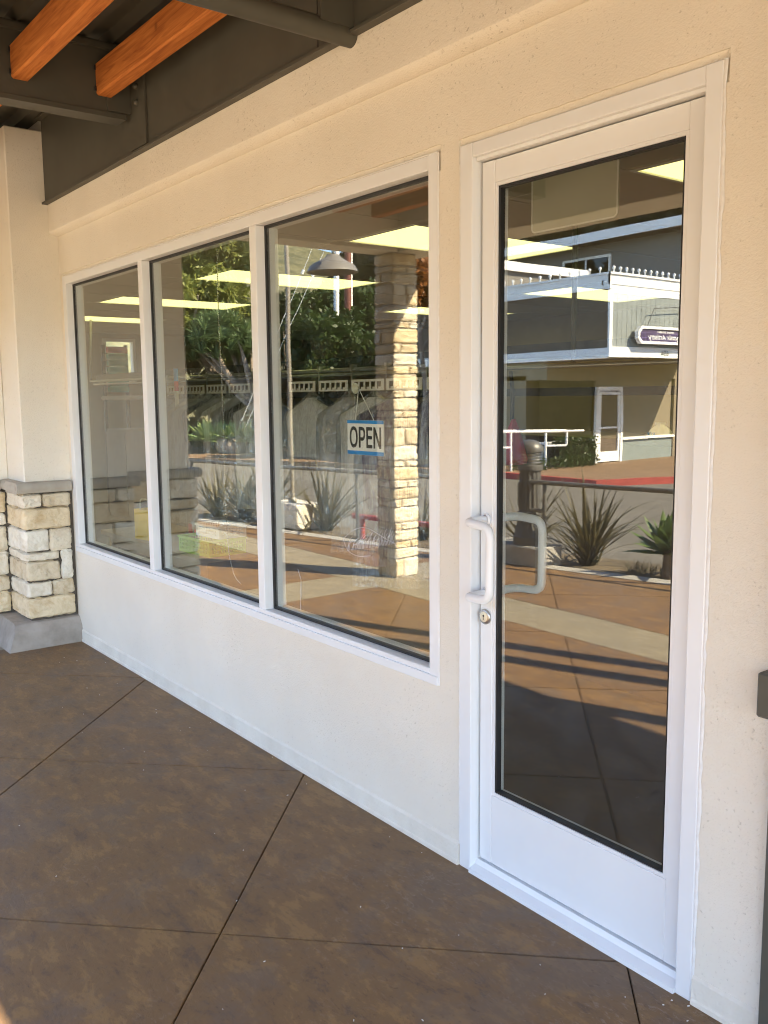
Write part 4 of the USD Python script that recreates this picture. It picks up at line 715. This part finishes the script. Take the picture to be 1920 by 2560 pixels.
for i, x4 in enumerate((-10.15, -9.85, -9.6, -9.3, -9.0, -8.7, -8.4, -8.05)): garment(kx(x4), 38 + (i * 17 % 20), ['cloth_tan', 'cloth_grey', 'cloth_navy', 'cloth_grey', 'cloth_white', 'cloth_grey', 'cloth_black', 'cloth_white'][i], lab[i] + ' on the conveyor', seed=20 + i, Lg=[.95, .8, .7, .6, .75, .8, .6, .85][i])
garment(kx(-10.45), 30, 'cloth_grey', 'long grey garment in plastic behind the left mullion', seed=40, Lg=1.0)

tb = thing('display_table', 'low wooden table behind the left window panes', 'table', (-3.2, .6, 0)); part(tb, 'table_top', box(-4.019, -2.523, 0.346, 0.848, 0.5723, 0.6023, .003), 'table_wood')
for x in (-3.930, -2.595):
    for y in (0.400, 0.794): part(tb, 'leg', box(x - .022, x + .022, y - .022, y + .022, 0, 0.5723), 'table_wood')
part(tb, 'apron', box(-3.912, -2.612, 0.391, 0.409, 0.5023, 0.5718), 'table_wood')
TZ = 0.6023 + .0005
def tz(x, y, z=.5): return (2.0185 + (x - 2.0185) * .896, -1.8426 + (y + 1.8426) * .896, 1.4833 + (z - 1.4833) * .896 + .0005)
def bag(x, y, z, w, d, h, matn, label, yaw=0, cat='bag', handles=True, taper=.0):
    t = thing('paper_bag', label, cat, (x, y, z)); q = sg.box(-w / 2, -d / 2, w / 2, d / 2).difference(sg.box(-w / 2 + .003, -d / 2 + .003, w / 2 - .003, d / 2 - .003)); b = up(q, .004, h); b = cat_(b, up(sg.box(-w / 2, -d / 2, w / 2, d / 2), 0, .0038))
    v = np.array(b.vertices); s = 1 - taper * v[:, 2] / h; v[:, 0] *= s; b = trimesh.Trimesh(v, b.faces, process=False)
    part(t, 'bag_body', moved(turned(b, yaw), x, y, z), matn)
    if handles:
        for s in (-1, 1): part(t, 'handle', moved(turned(tube(fillet([(-w * .22, s * d * .45, h - .01), (-w * .2, s * d * .45, h + .07), (w * .2, s * d * .45, h + .07), (w * .22, s * d * .45, h - .01)], .03, 5), .004, 6), yaw), x, y, z), 'cream_sheet')
bag(*tz(-4.00, .70), .24, .09, .19, 'yellow_paper', 'bright yellow paper bag on the low table', 8)
bag(*tz(-4.30, .78), .21, .09, .13, 'pale_yellow_paper', 'pale yellow bag left of the bright yellow bag', -15, handles=False)
pbg = thing('plastic_bag', 'grey clear plastic bag with red print standing left of the lime basket', 'bag', (-3.62, 1.0, .7))
gv = lathe([(.10, 0, 1), (.13, .05, 1), (.12, .12, 1), (.08, .20, 1), (.03, .26, 1), (.045, .30, 1)], 28, tz(-3.70, 1.0), 7, .12); part(pbg, 'bag_body', gv, 'film', True); part(pbg, 'red_print', cat_(box(-3.08, -3.03, .59, .60, TZ + .03, TZ + .08), box(-3.15, -3.11, .585, .595, TZ + .02, TZ + .11)), 'red_plastic'); part(pbg, 'contents', box(-3.16, -3.04, .64, .76, TZ + .002, TZ + .09, .02), 'grey_panel')
def basket(x, y, z, w, d, h, matn, label, yaw):
    t = thing('plastic_basket', label, 'basket', (x, y, z)); fl = .9
    def side(L, off, ax):
        r = sg.box(-L / 2, 0, L / 2, h); nx_ = int(L / .016)
        for k in range(nx_ - 2):
            for j in range(3): r = r.difference(sg.box(-L / 2 + .018 + k * .016, .018 + j * h * .24, -L / 2 + .027 + k * .016, .018 + j * h * .24 + h * .17))
        m = along_y(r, -.0012, .0012); v = np.array(m.vertices); v = v + [0, off, 0]; m = trimesh.Trimesh(v, m.faces, process=False); return turned(m, ax)
    for L, off, ax in ((w, d / 2, 0), (w, -d / 2, 0), (d, w / 2, 90), (d, -w / 2, 90)): part(t, 'side', moved(turned(side(L, off, ax), yaw), x, y, z), matn)
    part(t, 'floor', moved(turned(box(-w / 2, w / 2, -d / 2, d / 2, .0005, .004), yaw), x, y, z), matn); rim = up(sg.box(-w / 2, -d / 2, w / 2, d / 2).buffer(.008).difference(sg.box(-w / 2, -d / 2, w / 2, d / 2).buffer(-.001)), h - .008, h + .004); part(t, 'rim', moved(turned(rim, yaw), x, y, z), matn)
basket(*tz(-3.24, .79), .34, .24, .09, 'lime_plastic', 'lime green slotted plastic basket at the right end of the table', 4)
basket(tz(-3.19, .83)[0], tz(-3.19, .83)[1], TZ + .0965, .25, .18, .068, 'white_plastic', 'white slotted plastic basket stacked on the lime basket', 4)

os_ = thing('open_sign', 'white OPEN sign with blue bands hanging behind the right window pane', 'sign', (-.695, .075, 1.33))
def onY(cx_, cz_, Y): return cx_, cz_
SZ0, SZ1, SX0, SX1, SYY = 1.278, 1.402, -.695, -.478, .075
part(os_, 'board', box(SX0, SX1, SYY, SYY + .003, SZ0, SZ1), 'sign_white'); part(os_, 'blue_band', box(SX0, SX1, SYY - .0008, SYY - .0002, SZ1 - .012, SZ1 - .0005), 'sign_blue'); part(os_, 'blue_band', box(SX0, SX1, SYY - .0008, SYY - .0002, SZ0 + .0005, SZ0 + .014), 'sign_blue')
tm = meshkit.text_mesh('OPEN', .076, .0006, True); v = np.array(tm.vertices); v[:, 0] = (v[:, 0] - v[:, 0].min()) / np.ptp(v[:, 0]) * .188; v[:, 1] = (v[:, 1] - v[:, 1].min()) / np.ptp(v[:, 1]) * .077
part(os_, 'lettering', trimesh.Trimesh(np.c_[v[:, 0] + SX0 + .0145, SYY - .0004 - v[:, 2], v[:, 1] + SZ0 + .0245], tm.faces, process=False), 'sign_black')
part(os_, 'hanging_string', cat_(tube([(SX0 + .05, SYY, SZ1), (-.605, .062, 1.515)], .0012, 5), tube([(SX1 - .055, SYY, SZ1), (-.605, .062, 1.515)], .0012, 5)), 'white_plastic'); part(os_, 'suction_cup', moved(turned(lathe([(.02, 0), (.014, .006), (.006, .014), (0, .016)], 20), -90, axis=(1, 0, 0)), -.608, .049, 1.515), 'cream_sheet', True)
ch = thing('bead_chain', 'hanging bead chain inside the middle window pane', 'chain', (-1.62, .12, 1.4))
cp = fillet([(-1.755, .12, 2.16), (-1.765, .12, 1.9), (-1.745, .12, 1.55), (-1.755, .12, 1.0), (-1.735, .12, .76), (-1.685, .12, .66), (-1.62, .12, .635)], .2, 8); seg = np.cumsum(np.r_[0, np.linalg.norm(np.diff(cp, axis=0), axis=1)]); bt = np.arange(0, seg[-1], .0085)
bp = np.c_[[np.interp(bt, seg, cp[:, k]) for k in range(3)]].T; bead = trimesh.creation.icosphere(1, .0034)
part(ch, 'beads', cat_([moved(bead, *b) for b in bp]), 'chrome', True); part(ch, 'cord', tube(cp, .001, 5), 'grey_metal')
hs_ = thing('ceiling_sign', 'translucent cream panel with rounded corners hanging from the ceiling at the top of the door', 'sign', (-.36, .91, 2.25)); q = sg.box(-.575, 2.125, -.150, 2.398).buffer(-.02).buffer(.02); part(hs_, 'sheet', along_y(q, .905, .911), 'cream_sheet'); part(hs_, 'edge_trim', along_y(q.difference(q.buffer(-.006)), .902, .9048), 'white_plastic')
rb_ = thing('red_bag', 'dark pink cloth bag hanging from a black strap in the door', 'bag', (-1.2, YC, 1.3)); bx = kx(-3.71)
part(rb_, 'strap', tube(fillet([(bx - .01, YC, kz(1.70)), (bx + .005, YC, kz(1.5)), (bx, YC, kz(1.27))], .05), np.linspace(.005, .013, 8)[:len(fillet([(bx - .01, YC, kz(1.70)), (bx + .005, YC, kz(1.5)), (bx, YC, kz(1.27))], .05))] if False else .010, 8), 'black_metal', True)
part(rb_, 'bag_body', lathe([(.008, .20, 1), (.024, .16, 1), (.045, .09, 1), (.066, .0, 1), (.062, -.02, 1), (.0, -.03, 1)], 28, (bx + .012, YC, kz(1.27) - .195), 6, .14), 'pink_cloth', True)
ct = thing('counter', 'long dark shop counter behind the door glass', 'counter', (0, 1.9, 0)); part(ct, 'counter_body', box(-1.75, 1.4, 1.78, 2.3, 0, 1.245), 'counter_brown'); part(ct, 'counter_top', box(-1.78, 1.45, 1.74, 2.35, 1.2455, 1.275, .003), 'counter_brown')
wb_ = thing('shopping_bag', 'white plastic bag with pale blue letters on the counter', 'bag', (-.61, 1.82, 1.2755)); part(wb_, 'bag_body', lathe([(.0, 0, 0), (.055, .002, 1), (.06, .015, 1), (.042, .045, 1), (.02, .062, 1), (.024, .076, 1)], 30, (-.61, 1.84, 1.2755), 6, .15), 'white_plastic', True); part(wb_, 'print', cat_([box(-.635 + i * .016, -.624 + i * .016, 1.776, 1.778, 1.292, 1.306) for i in range(3)]), 'sign_blue')
sf = thing('roll_rack', 'rack by the far side window', 'rack', (-9.7, 2.8, 0)); part(sf, 'upright', box(-9.80, -9.76, 2.56, 2.60, 0, 2.2), 'black_metal'); part(sf, 'upright', box(-9.80, -9.76, 2.87, 2.91, 0, 2.2), 'black_metal')
for i in range(7):
    z = 1.62 + i * .085; part(sf, 'peg', box(-9.77, -9.60, 2.575, 2.585, z - .0555, z - .0435), 'black_metal')
    single('cloth_roll', tube([(-9.68, 2.60, z), (-9.68, 2.86, z)], .0424, 14), 'red_roll' if i == 6 else 'teal_roll', ['lowest', 'second', 'third', 'fourth', 'fifth', 'sixth', 'topmost red'][i] + ' roll on the rack by the far side window', 'roll', 'rolls on the rack', smooth=40)
cbn = thing('storage_cabinet', 'grey storage cabinet at the far left end of the shop', 'cabinet', (-8.9, 2.9, 0)); part(cbn, 'body', box(-9.3, -8.0, 2.4, 3.2, 0, 1.12, .004), 'grey_panel'); part(cbn, 'door', box(-9.28, -8.66, 2.385, 2.398, .05, 1.08), 'grey_panel'); part(cbn, 'door', box(-8.64, -8.02, 2.385, 2.398, .05, 1.08), 'grey_panel')
rt = thing('sample_tube', 'upright blue and red tube by the garments in the middle pane', 'tube', (kx(-10.34), YC, 1.5)); part(rt, 'body', tube([(kx(-10.34), YC - .08, kz(1.37)), (kx(-10.34), YC - .08, kz(1.66))], .016, 10), 'white_plastic'); part(rt, 'red_section', tube([(kx(-10.34), YC - .08, kz(1.60)), (kx(-10.34), YC - .08, kz(1.74))], .0175, 10), 'red_plastic'); part(rt, 'blue_cap', tube([(kx(-10.34), YC - .08, kz(1.74)), (kx(-10.34), YC - .08, kz(1.92))], .018, 10), 'sign_blue')
sp = thing('sprinkler_head', 'small sprinkler head under the ceiling in the middle pane', 'sprinkler', (-3.3, .6, 2.4)); part(sp, 'body', lathe([(.02, 0), (.012, -.01), (.008, -.03), (.028, -.034), (.028, -.037), (0, -.038)], 14, (-3.32, .62, 2.40)), 'grey_metal', True); part(sp, 'escutcheon', lathe([(.035, 0), (.035, -.004), (.02, -.006)], 16, (-3.32, .62, 2.40)), 'white_metal', True)
# small litter on the paving: pale chips and leaf flakes, too small to be told apart
lr = random.Random(21); ch_ = []
for _ in range(48):
    x, y = lr.uniform(-3.2, .9), -abs(lr.gauss(0, .55)) - .02
    if x > -.2 and y < -1.2: continue
    s = lr.uniform(.0012, .0032); ch_.append(moved(turned(box(-s, s, -s * .4, s * .4, 0, .0012), lr.uniform(0, 180)), x, y, .0006))
for _ in range(7): s = lr.uniform(.0015, .003); ch_.append(moved(turned(box(-s, s, -s * .4, s * .4, 0, .0015), lr.uniform(0, 180)), lr.uniform(.80, .95), lr.uniform(-.10, -.02), .0006))
single('litter', cat_(ch_), 'caulk', 'tiny pale chips scattered on the brown paving along the wall', 'litter', None, 'stuff')
# wiped soap marks left on the right pane
mat('soap', {'t': ('transparent_bsdf', {}), 'd': ('diffuse_bsdf', dict(color=(.75, .74, .78))), 'm': ('mix_closure', dict(fac=.45))}, [('t.BSDF', 'm.closure1'), ('d.BSDF', 'm.closure2')], surface='m.closure')
sr = random.Random(9); sm = []
for i in range(34):
    t = i / 33; a = np.array([-.66 + .28 * t, .0412, .925 + .06 * t]); b = a + [sr.uniform(.02, .06) * (1 - t), 0, sr.uniform(.03, .06)]; mid = (a + b) / 2 + [-.012, 0, .006]
    sm.append(tube(fillet([a, mid, b], .03, 3), .0007, 4))
sm.append(tube(fillet([(-.685, .0412, .966), (-.62, .0412, 1.01), (-.54, .0412, 1.028), (-.44, .0412, 1.0), (-.37, .0412, .985)], .05, 4), .0009, 4))
sm.append(tube(fillet([(-.685, .0412, .966), (-.66, .0412, .925), (-.60, .0412, .912), (-.517, .0412, .926)], .03, 4), .0009, 4))
part(wf, 'soap_mark', cat_(sm), 'soap', label='faint white wiped soap mark low on the right pane')
part(wf, 'scratch', tube([(-1.004, .0412, .807), (-.982, .0412, .768), (-.985, .0412, .70), (-.991, .0412, .64)], .0008, 4), 'soap')
for base, g in {'mast': 'masts across the street', 'guy_wire': 'guy wires of the masts', 'kerb_railing': 'pipe railings along the kerb', 'white_handrail': 'white handrails at the salon path', 'concrete_plinth': 'concrete blocks along the kerb', 'flax_plant': 'flax plants along the kerb', 'agave_plant': 'agave rosettes', 'bush_tree': 'green bush trees behind the masts',
                'feathery_tree': 'feathery trees across the street', 'shrub': 'dark shrubs across the street', 'tall_tree': 'tall dark trees behind the roofs', 'backdrop_tree': 'trees on the slope', 'boulder': 'boulders between the far agaves', 'paper_bag': 'paper bags on the low table', 'plastic_basket': 'plastic baskets on the low table'}.items():
    for p in stage.GetPrimAtPath('/World').GetChildren():
        n = p.GetName()
        if n == base or (n.startswith(base + '_') and n[len(base) + 1:].isdigit()): p.SetCustomDataByKey('group', g)
